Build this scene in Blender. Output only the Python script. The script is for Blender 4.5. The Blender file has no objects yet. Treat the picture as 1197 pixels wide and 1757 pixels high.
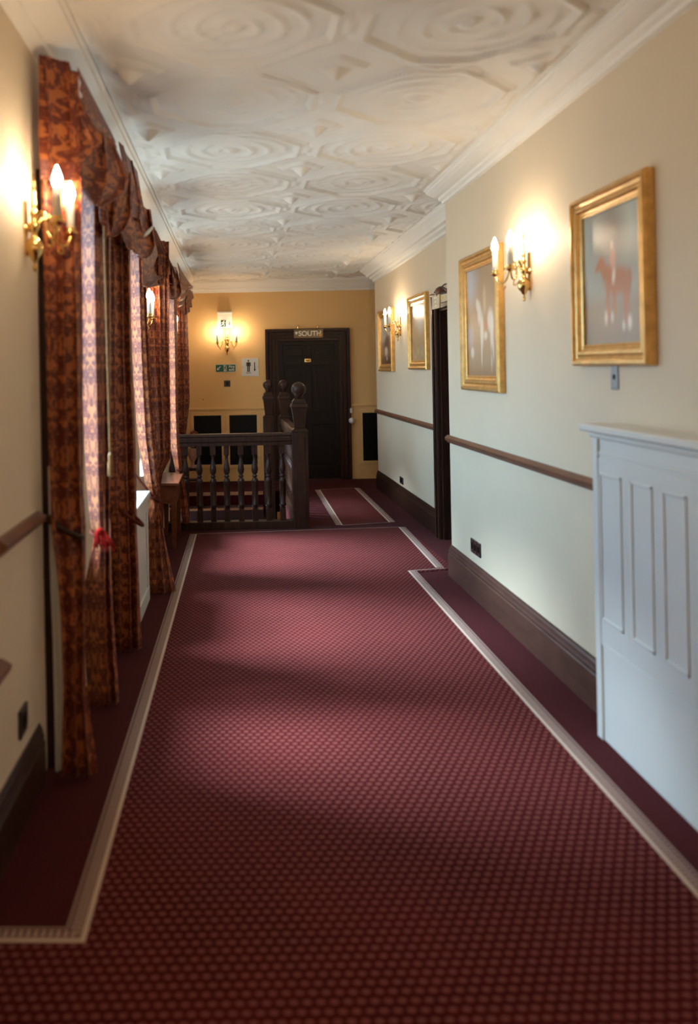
import bpy, bmesh, math, random
import numpy as np
from mathutils import Vector, Matrix

R = math.radians
PI = math.pi
random.seed(4)
C = bpy.context.scene.collection
F, CX, CY, H = 1500.0, 390.0, 632.0, 1.6
ROLL = R(1.1)
cr, sr = math.cos(ROLL), math.sin(ROLL)


def uv(px, py):
    dx, dy = px - CX, py - CY
    return dx * cr - dy * sr, dx * sr + dy * cr


def XP(px, py, Y):
    return uv(px, py)[0] * Y / F


def ZP(px, py, Y):
    return H - uv(px, py)[1] * Y / F


SK = 0.0135            # the window wall runs slightly askew


def LX(n, Y):          # X of a point n metres into the corridor from the window wall
    return -0.76 + n + SK * (Y - 3.3)


def ZC(Y):             # ceiling height, it sags towards the far end
    return 2.95 - 0.012 * (Y - 3.5)


# ------------------------------------------------------------------ materials
def new_mat(name):
    m = bpy.data.materials.new(name)
    m.use_nodes = True
    nt = m.node_tree
    b = nt.nodes['Principled BSDF']
    return m, nt, b


def nd(nt, t, **kw):
    n = nt.nodes.new(t)
    for k, v in kw.items():
        if k in n.inputs:
            n.inputs[k].default_value = v
        else:
            setattr(n, k, v)
    return n


def rgba(c):
    return (c[0], c[1], c[2], 1.0)


def srgb(r, g, b):
    f = lambda v: ((v / 255 + 0.055) / 1.055) ** 2.4 if v > 10 else v / 255 / 12.92
    return (f(r), f(g), f(b))


def plain(name, col, rough=0.5, metal=0.0, var=0.0, vscale=6.0, bump=0.0, bscale=200.0, spec=0.5, coat=0.0, stretch=None):
    m, nt, b = new_mat(name)
    b.inputs['Roughness'].default_value = rough
    b.inputs['Metallic'].default_value = metal
    b.inputs['Specular IOR Level'].default_value = spec
    b.inputs['Coat Weight'].default_value = coat
    b.inputs['Coat Roughness'].default_value = 0.2
    b.inputs['Base Color'].default_value = rgba(col)
    tc = nd(nt, 'ShaderNodeTexCoord')
    src = tc.outputs['Object']
    if stretch:
        mp = nd(nt, 'ShaderNodeMapping')
        mp.inputs['Scale'].default_value = stretch
        nt.links.new(src, mp.inputs['Vector'])
        src = mp.outputs['Vector']
    if var:
        n = nd(nt, 'ShaderNodeTexNoise', Scale=vscale, Detail=6.0, Roughness=0.6)
        nt.links.new(src, n.inputs['Vector'])
        r = nd(nt, 'ShaderNodeValToRGB')
        r.color_ramp.elements[0].position = 0.3
        r.color_ramp.elements[1].position = 0.7
        r.color_ramp.elements[0].color = rgba([c * (1 - var) for c in col])
        r.color_ramp.elements[1].color = rgba([min(1, c * (1 + var)) for c in col])
        nt.links.new(n.outputs['Fac'], r.inputs['Fac'])
        nt.links.new(r.outputs['Color'], b.inputs['Base Color'])
    if bump:
        n2 = nd(nt, 'ShaderNodeTexNoise', Scale=bscale, Detail=3.0)
        nt.links.new(src, n2.inputs['Vector'])
        bp = nd(nt, 'ShaderNodeBump', Strength=bump, Distance=0.002)
        nt.links.new(n2.outputs['Fac'], bp.inputs['Height'])
        nt.links.new(bp.outputs['Normal'], b.inputs['Normal'])
    return m


M = {}
M['wall'] = plain('cream_wall_paint', (0.71, 0.58, 0.41), 0.62, var=0.03, vscale=1.5, bump=0.25, bscale=260)
M['end_wall'] = plain('lamp_tinted_wall_paint', (0.82, 0.50, 0.20), 0.62, var=0.03, vscale=1.5, bump=0.25, bscale=260)  # cream paint shifted to ochre, the warm lamplight mixed into its colour
M['ceil'] = plain('ceiling_plaster', (0.86, 0.81, 0.72), 0.6, var=0.03, vscale=2.0, bump=0.15, bscale=120)
M['white'] = plain('white_joinery_paint', (0.68, 0.67, 0.63), 0.4, var=0.02, vscale=3)
M['dark_wood'] = plain('dark_oak', (0.038, 0.015, 0.009), 0.36, var=0.5, vscale=5, bump=0.3, bscale=14, spec=0.2, stretch=(9, 9, 0.8))
M['door_wood'] = plain('black_oak_door', (0.014, 0.007, 0.005), 0.45, spec=0.22, var=0.6, vscale=6, bump=0.3, bscale=14, stretch=(9, 9, 0.7))
M['rail_wood'] = plain('brown_rail_wood', (0.15, 0.056, 0.027), 0.38, var=0.35, vscale=5, stretch=(9, 0.8, 9))
M['base_wood'] = plain('skirting_wood', (0.085, 0.037, 0.025), 0.38, spec=0.35, var=0.3, vscale=4, stretch=(6, 1.5, 6))
M['table_wood'] = plain('table_mahogany', (0.12, 0.034, 0.014), 0.3, var=0.35, vscale=4, stretch=(9, 1, 9), spec=0.3)
M['brass'] = plain('polished_brass', (0.80, 0.52, 0.19), 0.16, metal=1.0)
M['gold'] = plain('gilt_frame', (0.66, 0.38, 0.12), 0.34, metal=0.65, var=0.2, vscale=20)
M['gold_light'] = plain('pale_gilt', (0.78, 0.58, 0.30), 0.36, metal=0.45, var=0.15, vscale=20)
M['candle'] = plain('candle_tube', (0.85, 0.82, 0.74), 0.4)
M['black'] = plain('matt_black', (0.003, 0.003, 0.003), 0.5, spec=0.2)
M['dark_plastic'] = plain('dark_bronze_plate', (0.035, 0.022, 0.018), 0.3)
M['iron'] = plain('black_iron', (0.05, 0.03, 0.02), 0.45, metal=0.6)
M['steel'] = plain('grey_metal', (0.22, 0.21, 0.21), 0.4, metal=0.7, var=0.3, vscale=60)
M['lining'] = plain('curtain_lining', (0.66, 0.63, 0.56), 0.8, bump=0.2)
M['cord'] = plain('gold_cord', (0.22, 0.092, 0.016), 0.6, var=0.3, vscale=40)
M['red_cord'] = plain('red_tassel', (0.22, 0.006, 0.004), 0.8, var=0.3, vscale=60, spec=0.05)
M['sign_white'] = plain('sign_white', (0.72, 0.69, 0.62), 0.4)
M['exit_green'] = plain('exit_symbol_green', (0.0, 0.035, 0.018), 0.4)
M['sign_green'] = plain('sign_green', (0.0, 0.10, 0.055), 0.35)
M['ink'] = plain('black_ink', (0.012, 0.011, 0.010), 0.5)
M['plaque'] = plain('bronze_plaque', (0.17, 0.11, 0.05), 0.35, metal=0.4)
M['letter'] = plain('pale_lettering', (0.80, 0.74, 0.62), 0.4)
M['cream_board'] = plain('cream_board', (0.62, 0.50, 0.32), 0.5, var=0.1)
M['yellow_paint'] = plain('yellow_lettering', (0.70, 0.50, 0.10), 0.5)
M['orange_paint'] = plain('orange_badge', (0.72, 0.36, 0.10), 0.5)
M['plastic'] = plain('white_plastic', (0.75, 0.72, 0.66), 0.35)
M['amber'] = plain('amber_carton', (0.62, 0.25, 0.04), 0.45)
M['leaf'] = plain('dark_leaves', (0.035, 0.05, 0.015), 0.5, var=0.4, vscale=30)
M['flower'] = plain('red_petals', (0.42, 0.06, 0.03), 0.6, var=0.4, vscale=30)
M['urn'] = plain('pink_glazed_urn', (0.42, 0.20, 0.15), 0.25)
M['tie'] = plain('tieback_cloth', (0.085, 0.016, 0.008), 0.7, var=0.3, vscale=60, spec=0.1)
M['stair'] = plain('stair_carpet', (0.040, 0.010, 0.010), 0.95, var=0.15, vscale=40)
M['nosing'] = plain('step_nosing', (0.30, 0.12, 0.05), 0.4, var=0.2, stretch=(1, 9, 9))

# green blade acrylic
m, nt, b = new_mat('clear_acrylic')
b.inputs['Base Color'].default_value = (0.9, 0.95, 0.92, 1)
b.inputs['Roughness'].default_value = 0.08
b.inputs['Alpha'].default_value = 0.35
M['acrylic'] = m

# window glass: thin clear pane
m, nt, b = new_mat('window_glass')
nt.nodes.remove(b)
out = nt.nodes['Material Output']
tr = nd(nt, 'ShaderNodeBsdfTransparent')
tr.inputs['Color'].default_value = (0.93, 0.96, 0.97, 1)
gl = nd(nt, 'ShaderNodeBsdfGlossy', Roughness=0.02)
mx = nd(nt, 'ShaderNodeMixShader')
mx.inputs[0].default_value = 0.06
nt.links.new(tr.outputs[0], mx.inputs[1])
nt.links.new(gl.outputs[0], mx.inputs[2])
nt.links.new(mx.outputs[0], out.inputs['Surface'])
M['glass'] = m

# candle bulb
m, nt, b = new_mat('lit_bulb')
b.inputs['Base Color'].default_value = (1, 0.95, 0.85, 1)
b.inputs['Emission Color'].default_value = (1.0, 0.79, 0.55, 1)
b.inputs['Emission Strength'].default_value = 225.0
M['bulb'] = m

# plain red carpet
m, nt, b = new_mat('plain_red_carpet')
tc = nd(nt, 'ShaderNodeTexCoord')
n1 = nd(nt, 'ShaderNodeTexNoise', Scale=3.0, Detail=5.0)
n2 = nd(nt, 'ShaderNodeTexNoise', Scale=420.0, Detail=2.0)
nt.links.new(tc.outputs['Object'], n1.inputs['Vector'])
nt.links.new(tc.outputs['Object'], n2.inputs['Vector'])
r = nd(nt, 'ShaderNodeValToRGB')
r.color_ramp.elements[0].color = (0.044, 0.0026, 0.0036, 1)
r.color_ramp.elements[1].color = (0.060, 0.0044, 0.0060, 1)
nt.links.new(n1.outputs['Fac'], r.inputs['Fac'])
nt.links.new(r.outputs['Color'], b.inputs['Base Color'])
bp = nd(nt, 'ShaderNodeBump', Strength=0.5, Distance=0.004)
nt.links.new(n2.outputs['Fac'], bp.inputs['Height'])
nt.links.new(bp.outputs['Normal'], b.inputs['Normal'])
b.inputs['Roughness'].default_value = 0.95
b.inputs['Specular IOR Level'].default_value = 0.1
b.inputs['Sheen Weight'].default_value = 0.03
b.inputs['Sheen Roughness'].default_value = 0.5
M['carpet_plain'] = m


def math_n(nt, op, a, bb=None, c=None):
    n = nt.nodes.new('ShaderNodeMath')
    n.operation = op
    for i, v in enumerate((a, bb, c)):
        if v is None:
            continue
        if isinstance(v, (int, float)):
            n.inputs[i].default_value = v
        else:
            nt.links.new(v, n.inputs[i])
    return n.outputs[0]


def smooth_band(nt, val, lo, hi, e=0.05):
    a = nd(nt, 'ShaderNodeMapRange', interpolation_type='SMOOTHSTEP')
    nt.links.new(val, a.inputs['Value'])
    a.inputs['From Min'].default_value = lo
    a.inputs['From Max'].default_value = hi
    return a.outputs[0]


# patterned carpet : staggered short dashes on red
def carpet_pattern():
    m, nt, b = new_mat('dash_pattern_carpet')
    tc = nd(nt, 'ShaderNodeTexCoord')
    sp = nd(nt, 'ShaderNodeSeparateXYZ')
    nt.links.new(tc.outputs['Object'], sp.inputs[0])
    px, py = 0.0340, 0.0335
    yy = math_n(nt, 'DIVIDE', sp.outputs['Y'], py)
    row = math_n(nt, 'FLOOR', yy)
    fy = math_n(nt, 'SUBTRACT', math_n(nt, 'FRACT', yy), 0.5)
    odd = math_n(nt, 'MULTIPLY', math_n(nt, 'MODULO', math_n(nt, 'ABSOLUTE', row), 2.0), 0.5)
    xx = math_n(nt, 'ADD', math_n(nt, 'DIVIDE', sp.outputs['X'], px), odd)
    fx = math_n(nt, 'SUBTRACT', math_n(nt, 'FRACT', xx), 0.5)
    ex = math_n(nt, 'POWER', math_n(nt, 'ABSOLUTE', math_n(nt, 'DIVIDE', fx, 0.33)), 2.4)
    ey = math_n(nt, 'POWER', math_n(nt, 'ABSOLUTE', math_n(nt, 'DIVIDE', fy, 0.25)), 2.2)
    d = math_n(nt, 'ADD', ex, ey)
    a = nd(nt, 'ShaderNodeMapRange', interpolation_type='SMOOTHSTEP')
    nt.links.new(d, a.inputs['Value'])
    a.inputs['From Min'].default_value = 1.5
    a.inputs['From Max'].default_value = 0.35
    n1 = nd(nt, 'ShaderNodeTexNoise', Scale=2.2, Detail=4.0)
    nt.links.new(tc.outputs['Object'], n1.inputs['Vector'])
    r = nd(nt, 'ShaderNodeValToRGB')
    r.color_ramp.elements[0].position = 0.3
    r.color_ramp.elements[1].position = 0.7
    r.color_ramp.elements[0].color = (0.050, 0.0029, 0.0036, 1)
    r.color_ramp.elements[1].color = (0.070, 0.0048, 0.0058, 1)
    nt.links.new(n1.outputs['Fac'], r.inputs['Fac'])
    mixc = nd(nt, 'ShaderNodeMix', data_type='RGBA')
    nt.links.new(a.outputs[0], mixc.inputs['Factor'])
    nt.links.new(r.outputs['Color'], mixc.inputs['A'])
    mixc.inputs['B'].default_value = (0.200, 0.062, 0.052, 1)
    nt.links.new(mixc.outputs['Result'], b.inputs['Base Color'])
    n2 = nd(nt, 'ShaderNodeTexNoise', Scale=420.0, Detail=2.0)
    nt.links.new(tc.outputs['Object'], n2.inputs['Vector'])
    hh = math_n(nt, 'ADD', math_n(nt, 'MULTIPLY', a.outputs[0], 0.8), n2.outputs['Fac'])
    bp = nd(nt, 'ShaderNodeBump', Strength=0.4, Distance=0.003)
    nt.links.new(hh, bp.inputs['Height'])
    nt.links.new(bp.outputs['Normal'], b.inputs['Normal'])
    b.inputs['Roughness'].default_value = 0.92
    b.inputs['Specular IOR Level'].default_value = 0.06
    b.inputs['Sheen Weight'].default_value = 0.018
    b.inputs['Sheen Roughness'].default_value = 0.45
    return m


M['carpet_dash'] = carpet_pattern()


# border band : UV.x metres along, UV.y 0 inner .. 1 outer
def border_pattern():
    m, nt, b = new_mat('carpet_border')
    tc = nd(nt, 'ShaderNodeUVMap')
    sp = nd(nt, 'ShaderNodeSeparateXYZ')
    nt.links.new(tc.outputs[0], sp.inputs[0])
    v = sp.outputs['Y']
    u = sp.outputs['X']

    def band(lo, hi):
        return math_n(nt, 'MULTIPLY', math_n(nt, 'GREATER_THAN', v, lo), math_n(nt, 'LESS_THAN', v, hi))
    line1 = band(0.0, 0.24)
    ladder = math_n(nt, 'MULTIPLY', band(0.36, 0.80),
                    math_n(nt, 'GREATER_THAN', math_n(nt, 'FRACT', math_n(nt, 'DIVIDE', u, 0.0215)), 0.42))
    line2 = band(0.90, 1.01)
    line3 = math_n(nt, 'MULTIPLY', band(0.30, 0.36), 0.5)
    tot = math_n(nt, 'MAXIMUM', math_n(nt, 'MAXIMUM', line1, math_n(nt, 'MULTIPLY', ladder, 0.62)),
                 math_n(nt, 'MAXIMUM', math_n(nt, 'MULTIPLY', line2, 0.5), line3))
    mixc = nd(nt, 'ShaderNodeMix', data_type='RGBA')
    nt.links.new(tot, mixc.inputs['Factor'])
    mixc.inputs['A'].default_value = (0.070, 0.007, 0.010, 1)
    mixc.inputs['B'].default_value = (0.52, 0.38, 0.29, 1)
    nt.links.new(mixc.outputs['Result'], b.inputs['Base Color'])
    b.inputs['Roughness'].default_value = 0.95
    b.inputs['Specular IOR Level'].default_value = 0.1
    b.inputs['Sheen Weight'].default_value = 0.15
    return m


M['border'] = border_pattern()


# damask curtain cloth : mirrored scrollwork, UV in metres
def damask():
    m, nt, b = new_mat('rust_damask')
    tc = nd(nt, 'ShaderNodeUVMap')
    sp = nd(nt, 'ShaderNodeSeparateXYZ')
    nt.links.new(tc.outputs[0], sp.inputs[0])
    rep = 0.17
    pu = math_n(nt, 'PINGPONG', sp.outputs['X'], rep * 0.5)
    row = math_n(nt, 'DIVIDE', sp.outputs['Y'], rep * 1.25)
    pv = math_n(nt, 'MULTIPLY', math_n(nt, 'FRACT', row), rep * 1.25)
    cb = nd(nt, 'ShaderNodeCombineXYZ')
    nt.links.new(pu, cb.inputs[0])
    nt.links.new(pv, cb.inputs[1])
    n = nd(nt, 'ShaderNodeTexNoise', Scale=24.0, Detail=3.0, Roughness=0.55, Distortion=1.6)
    nt.links.new(cb.outputs[0], n.inputs['Vector'])
    r = nd(nt, 'ShaderNodeMapRange', interpolation_type='SMOOTHSTEP')
    nt.links.new(n.outputs['Fac'], r.inputs['Value'])
    r.inputs['From Min'].default_value = 0.46
    r.inputs['From Max'].default_value = 0.56
    w = nd(nt, 'ShaderNodeTexNoise', Scale=900.0, Detail=1.0)
    nt.links.new(tc.outputs[0], w.inputs['Vector'])
    mixc = nd(nt, 'ShaderNodeMix', data_type='RGBA')
    nt.links.new(r.outputs[0], mixc.inputs['Factor'])
    mixc.inputs['A'].default_value = (0.110, 0.015, 0.006, 1)
    mixc.inputs['B'].default_value = (0.37, 0.110, 0.030, 1)
    nt.links.new(mixc.outputs['Result'], b.inputs['Base Color'])
    bp = nd(nt, 'ShaderNodeBump', Strength=0.25, Distance=0.002)
    nt.links.new(w.outputs['Fac'], bp.inputs['Height'])
    nt.links.new(bp.outputs['Normal'], b.inputs['Normal'])
    b.inputs['Roughness'].default_value = 0.45
    b.inputs['Specular IOR Level'].default_value = 0.45
    b.inputs['Sheen Weight'].default_value = 0.08
    b.inputs['Sheen Roughness'].default_value = 0.35
    return m


M['damask'] = damask()

# painted canvas
m, nt, b = new_mat('oil_painting')
at = nd(nt, 'ShaderNodeVertexColor', layer_name='Paint')
tc = nd(nt, 'ShaderNodeTexCoord')
n = nd(nt, 'ShaderNodeTexNoise', Scale=60.0, Detail=4.0)
nt.links.new(tc.outputs['Object'], n.inputs['Vector'])
mixc = nd(nt, 'ShaderNodeMix', data_type='RGBA', blend_type='OVERLAY')
mixc.inputs['Factor'].default_value = 0.35
nt.links.new(at.outputs['Color'], mixc.inputs['A'])
nt.links.new(n.outputs['Color'], mixc.inputs['B'])
hs = nd(nt, 'ShaderNodeMix', data_type='RGBA')
hs.inputs['Factor'].default_value = 0.7
nt.links.new(mixc.outputs['Result'], hs.inputs['A'])
nt.links.new(at.outputs['Color'], hs.inputs['B'])
nt.links.new(hs.outputs['Result'], b.inputs['Base Color'])
b.inputs['Roughness'].default_value = 0.32
M['paint'] = m


# ------------------------------------------------------------------ mesh helper
class MB:
    def __init__(self):
        self.v, self.f, self.uv, self.smooth = [], [], {}, []

    def add(self, vs, fs, smooth=False, uvs=None):
        o = len(self.v)
        self.v += [tuple(p) for p in vs]
        for f in fs:
            self.f.append(tuple(i + o for i in f))
            self.smooth.append(smooth)
        if uvs:
            for i, q in enumerate(uvs):
                self.uv[o + i] = q
        return self

    def box(self, x0, x1, y0, y1, z0, z1, lk=False):
        """lk: x is measured out from the askew window wall"""
        vs = []
        for z in (z0, z1):
            for y in (y0, y1):
                for x in (x0, x1):
                    vs.append(((LX(x, y) if lk else x), y, z))
        return self.add(vs, [(0, 2, 3, 1), (4, 5, 7, 6), (0, 1, 5, 4), (2, 6, 7, 3), (0, 4, 6, 2), (1, 3, 7, 5)])

    def frustum(self, cx, cy, z0, h0, z1, h1):
        vs = [(cx + sx * h, cy + sy * h, z) for z, h in ((z0, h0), (z1, h1)) for sx, sy in ((-1, -1), (1, -1), (1, 1), (-1, 1))]
        return self.add(vs, [(3, 2, 1, 0), (4, 5, 6, 7), (0, 1, 5, 4), (1, 2, 6, 5), (2, 3, 7, 6), (3, 0, 4, 7)])

    def lathe(self, prof, c=(0, 0, 0), seg=20, axis='z'):
        vs, fs = [], []
        n = len(prof)
        for r_, z in prof:
            for k in range(seg):
                a = 2 * PI * k / seg
                p = (r_ * math.cos(a), r_ * math.sin(a), z)
                if axis == 'x':
                    p = (p[2], p[0], p[1])
                elif axis == 'y':
                    p = (p[0], p[2], p[1])
                vs.append((c[0] + p[0], c[1] + p[1], c[2] + p[2]))
        for i in range(n - 1):
            for k in range(seg):
                k2 = (k + 1) % seg
                fs.append((i * seg + k, i * seg + k2, (i + 1) * seg + k2, (i + 1) * seg + k))
        fs.append(tuple(range(seg))[::-1])
        fs.append(tuple((n - 1) * seg + k for k in range(seg)))
        return self.add(vs, fs, True)

    def tube(self, pts, rad, seg=8, sub=6):
        P = [Vector(p) for p in pts]
        if sub > 1 and len(P) > 2:
            Q = []
            for i in range(len(P) - 1):
                p0, p1, p2, p3 = P[max(i - 1, 0)], P[i], P[i + 1], P[min(i + 2, len(P) - 1)]
                for k in range(sub):
                    t = k / sub
                    Q.append(0.5 * ((2 * p1) + (p2 - p0) * t + (2 * p0 - 5 * p1 + 4 * p2 - p3) * t * t + (3 * p1 - p0 - 3 * p2 + p3) * t ** 3))
            Q.append(P[-1])
            P = Q
        vs, fs = [], []
        up = Vector((0.13, 0.31, 0.94)).normalized()
        n = len(P)
        for i, p in enumerate(P):
            d = (P[min(i + 1, n - 1)] - P[max(i - 1, 0)]).normalized()
            a = d.cross(up)
            if a.length < 1e-4:
                a = d.cross(Vector((1, 0, 0)))
            a.normalize()
            bb = d.cross(a).normalized()
            r_ = rad(i / (n - 1)) if callable(rad) else rad
            for k in range(seg):
                t = 2 * PI * k / seg
                vs.append(p + a * (r_ * math.cos(t)) + bb * (r_ * math.sin(t)))
        for i in range(n - 1):
            for k in range(seg):
                k2 = (k + 1) % seg
                fs.append((i * seg + k, (i + 1) * seg + k, (i + 1) * seg + k2, i * seg + k2))
        fs.append(tuple(range(seg)))
        fs.append(tuple((n - 1) * seg + k for k in range(seg))[::-1])
        return self.add(vs, fs, True)

    def poly(self, pts, z0, z1):
        """vertical prism of a plan polygon"""
        n = len(pts)
        vs = [(x, y, z0) for x, y in pts] + [(x, y, z1) for x, y in pts]
        fs = [tuple(range(n))[::-1], tuple(range(n, 2 * n))]
        for i in range(n):
            j = (i + 1) % n
            fs.append((i, j, n + j, n + i))
        return self.add(vs, fs)

    def extrude(self, prof, path):
        """prof: list of point offsets as function index -> path frames give 3D points"""
        vs, fs = [], []
        n, k = len(path), len(path[0])
        for ring in path:
            vs += ring
        for i in range(n - 1):
            for j in range(k):
                j2 = (j + 1) % k
                fs.append((i * k + j, i * k + j2, (i + 1) * k + j2, (i + 1) * k + j))
        fs.append(tuple(range(k))[::-1])
        fs.append(tuple((n - 1) * k + j for j in range(k)))
        return self.add(vs, fs)

    def build(self, name, mat, parent=None, bevel=0.0, origin=None, smooth=None, fix=True):
        me = bpy.data.meshes.new(name)
        o0 = Vector(origin) if origin is not None else Vector((0, 0, 0))
        me.from_pydata([tuple(Vector(p) - o0) for p in self.v], [], self.f)
        me.polygons.foreach_set('use_smooth', [(s if smooth is None else smooth) for s in self.smooth])
        if self.uv:
            l = me.uv_layers.new(name='UVMap')
            for lp in me.loops:
                l.data[lp.index].uv = self.uv.get(lp.vertex_index, (0, 0))
        me.materials.append(M[mat] if isinstance(mat, str) else mat)
        if fix:
            bm = bmesh.new()
            bm.from_mesh(me)
            bmesh.ops.recalc_face_normals(bm, faces=bm.faces)
            bm.to_mesh(me)
            bm.free()
        me.update()
        ob = bpy.data.objects.new(name, me)
        C.objects.link(ob)
        if origin is not None:
            ob.location = o0
        if parent is not None:
            ob.parent = parent
            if origin is None:
                ob.matrix_parent_inverse = Matrix.Translation(-parent.location)
        if bevel:
            md = ob.modifiers.new('soft_edges', 'BEVEL')
            md.width = bevel
            md.segments = 2
            md.limit_method = 'ANGLE'
            md.angle_limit = R(40)
        return ob


def tag(o, label=None, cat=None, group=None, kind=None):
    if label:
        o['label'] = label
    if cat:
        o['category'] = cat
    if group:
        o['group'] = group
    if kind:
        o['kind'] = kind
    return o


def thing(name, label, cat, loc=(0, 0, 0), group=None, kind=None):
    o = bpy.data.objects.new(name, None)
    o.empty_display_size = 0.1
    C.objects.link(o)
    o.location = loc
    return tag(o, label, cat, group, kind)


def struct(o, label=None, cat=None):
    o['kind'] = 'structure'
    if label:
        o['label'] = label
        o['category'] = cat
    return o


def copy_tree(o, parent=None):
    c = o.copy()
    C.objects.link(c)
    if parent is not None:
        c.parent = parent
    for ch in list(o.children):
        copy_tree(ch, c)
    return c


def grid_patch(fn, nu, nv, name, mat, parent=None, thick=0.004, uvfn=None):
    """fn(s,t) -> point ; surface with smooth shading and a little thickness"""
    mb = MB()
    vs, uvs, fs = [], [], []
    for j in range(nv + 1):
        for i in range(nu + 1):
            s, t = i / nu, j / nv
            vs.append(fn(s, t))
            uvs.append(uvfn(s, t) if uvfn else (s, t))
    for j in range(nv):
        for i in range(nu):
            a = j * (nu + 1) + i
            fs.append((a, a + 1, a + nu + 2, a + nu + 1))
    mb.add(vs, fs, True, uvs)
    ob = mb.build(name, mat, parent, fix=False)
    if thick:
        md = ob.modifiers.new('cloth_thickness', 'SOLIDIFY')
        md.thickness = thick
        md.offset = 0
    return ob


def text_mesh(txt, size, name, mat, parent, M4, extrude=0.001, align='CENTER', bold=0.0):
    cu = bpy.data.curves.new(name, 'FONT')
    cu.body = txt
    cu.size = size
    cu.align_x = align
    cu.align_y = 'CENTER'
    cu.extrude = extrude
    cu.offset = bold
    tmp = bpy.data.objects.new(name + '_src', cu)
    C.objects.link(tmp)
    dg = bpy.context.evaluated_depsgraph_get()
    me = bpy.data.meshes.new_from_object(tmp.evaluated_get(dg))
    bpy.data.objects.remove(tmp)
    bpy.data.curves.remove(cu)
    me.transform(M4)
    me.materials.clear()
    me.materials.append(M[mat])
    me.name = name
    ob = bpy.data.objects.new(name, me)
    C.objects.link(ob)
    ob.parent = parent
    ob.matrix_parent_inverse = Matrix.Translation(-parent.location)
    return ob


# frame for lettering on a surface that faces -Y (towards the camera), centre at c
def face_cam(c):
    return Matrix.Translation(c) @ Matrix(((1, 0, 0, 0), (0, 0, -1, 0), (0, 1, 0, 0), (0, 0, 0, 1)))


# ------------------------------------------------------------------ key dimensions
XR, XF = 1.67, 1.94          # right wall, near part and set-back far part
YS = 6.61                    # step in the right wall
YE = 11.40                   # outer corner where the right wall ends
YW = 12.40                   # end wall
YB = -1.6
ZT = 3.25

# ------------------------------------------------------------------ floor
mb = MB()
mb.box(-1.3, 3.1, YB - 0.1, 8.84, -0.25, 0.0)
mb.box(0.64, 3.1, 8.84, 11.27, -0.25, 0.0)
mb.box(-1.3, 3.1, 11.27, YW + 0.2, -0.25, 0.0)
struct(mb.build('floor', 'carpet_plain'))

# stairwell shell and steps
mb = MB()
mb.box(-0.95, 0.64, 8.75, 8.83, -2.4, -0.25)
mb.box(0.64, 0.74, 8.75, 11.4, -2.4, -0.25)
mb.box(-1.0, 0.74, 8.75, 11.6, -2.5, -2.4)
mb.box(-1.3, 0.74, 11.27, 11.37, -2.4, -0.25)
struct(mb.build('wall_stairwell', 'dark_wood'))
stair = thing('staircase', 'dark carpeted stairs going down behind the balustrade', 'stairs', (0, 11.27, 0))
for i in range(6):
    y1 = 11.27 - 0.25 * i
    z = -0.165 * (i + 1)
    MB().box(-0.63, 0.42, y1 - 0.25, y1, z - 0.16, z).build('step', 'stair', stair)
    MB().box(-0.62, 0.42, y1 - 0.28, y1 - 0.235, z - 0.02, z + 0.004).build('nosing', 'nosing', stair, bevel=0.004)
MB().box(-0.62, 0.43, 11.245, 11.29, -0.035, 0.006).build('nosing', 'nosing', stair, bevel=0.004)

# ------------------------------------------------------------------ patterned carpets with woven borders
BW = 0.066


def offset_path(pts, d):
    out_ = []
    n = len(pts)
    for i in range(n):
        p = Vector(pts[i])
        dirs = []
        if i > 0:
            dirs.append((p - Vector(pts[i - 1])).normalized())
        if i < n - 1:
            dirs.append((Vector(pts[i + 1]) - p).normalized())
        ns = [Vector((-q.y, q.x)) for q in dirs]
        if len(ns) == 1:
            o = ns[0] * d
        else:
            bsec = (ns[0] + ns[1])
            bsec.normalize()
            o = bsec * (d / max(0.3, bsec.dot(ns[0])))
        out_.append(p + o)
    return out_


def border(pts, width, parent, z=0.0056):
    """pts: inner line; the band grows to the left of travel"""
    o = offset_path(pts, width)
    mb = MB()
    L = 0
    for i in range(len(pts) - 1):
        a, b2, c2, d2 = Vector(pts[i]), Vector(pts[i + 1]), o[i + 1], o[i]
        l = (b2 - a).length
        t = (b2 - a).normalized()
        e0, e1 = (d2 - a).dot(t), (c2 - a).dot(t)
        mb.add([(a.x, a.y, z), (b2.x, b2.y, z), (c2.x, c2.y, z), (d2.x, d2.y, z)], [(0, 1, 2, 3)],
               uvs=[(L, 0), (L + l, 0), (L + e1, 1), (L + e0, 1)])
        L += l
    mb2 = mb.build('border', 'border', parent)
    tag(mb2, 'cream striped border band')
    return mb2


main_inner = [(-0.72, 2.45), (-0.428, 2.44), (-0.324, 8.45), (1.652, 8.61), (1.668, 6.86), (1.366, 6.78), (1.362, 2.6), (1.36, YB + 0.1)]
carpet = thing('carpet_runner', 'wide red corridor carpet with small woven dashes and striped border', 'carpet', (0.5, 4, 0))
outer = offset_path(main_inner, BW)
fix = [tuple(p) for p in outer]
# far edge has only a single line: pull the outline in there
pl = [(-0.72, YB + 0.1)] + [(-0.72, fix[0][1])] + fix[1:]
# the far edge band is thin
pl[3] = (pl[3][0], main_inner[2][1] + 0.014)
pl[4] = (pl[4][0], main_inner[3][1] + 0.014)
pl[7 - 1] = (pl[6][0], pl[6][1])
MB().poly(pl, 0.0005, 0.005).build('patterned_field', 'carpet_dash', carpet)
border([(-0.72, 2.45), (-0.428, 2.44), (-0.324, 8.45)], BW, carpet)
border([(-0.324, 8.45), (1.652, 8.61)], 0.016, carpet, 0.0058)
border([(1.652, 8.61), (1.668 - 0.066, 6.86)], BW, carpet)
border([(1.668, 6.845), (1.366, 6.78)], 0.016, carpet, 0.0058)
border([(1.366, 6.78), (1.362, 2.6), (1.36, YB + 0.1)], BW, carpet)

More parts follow.
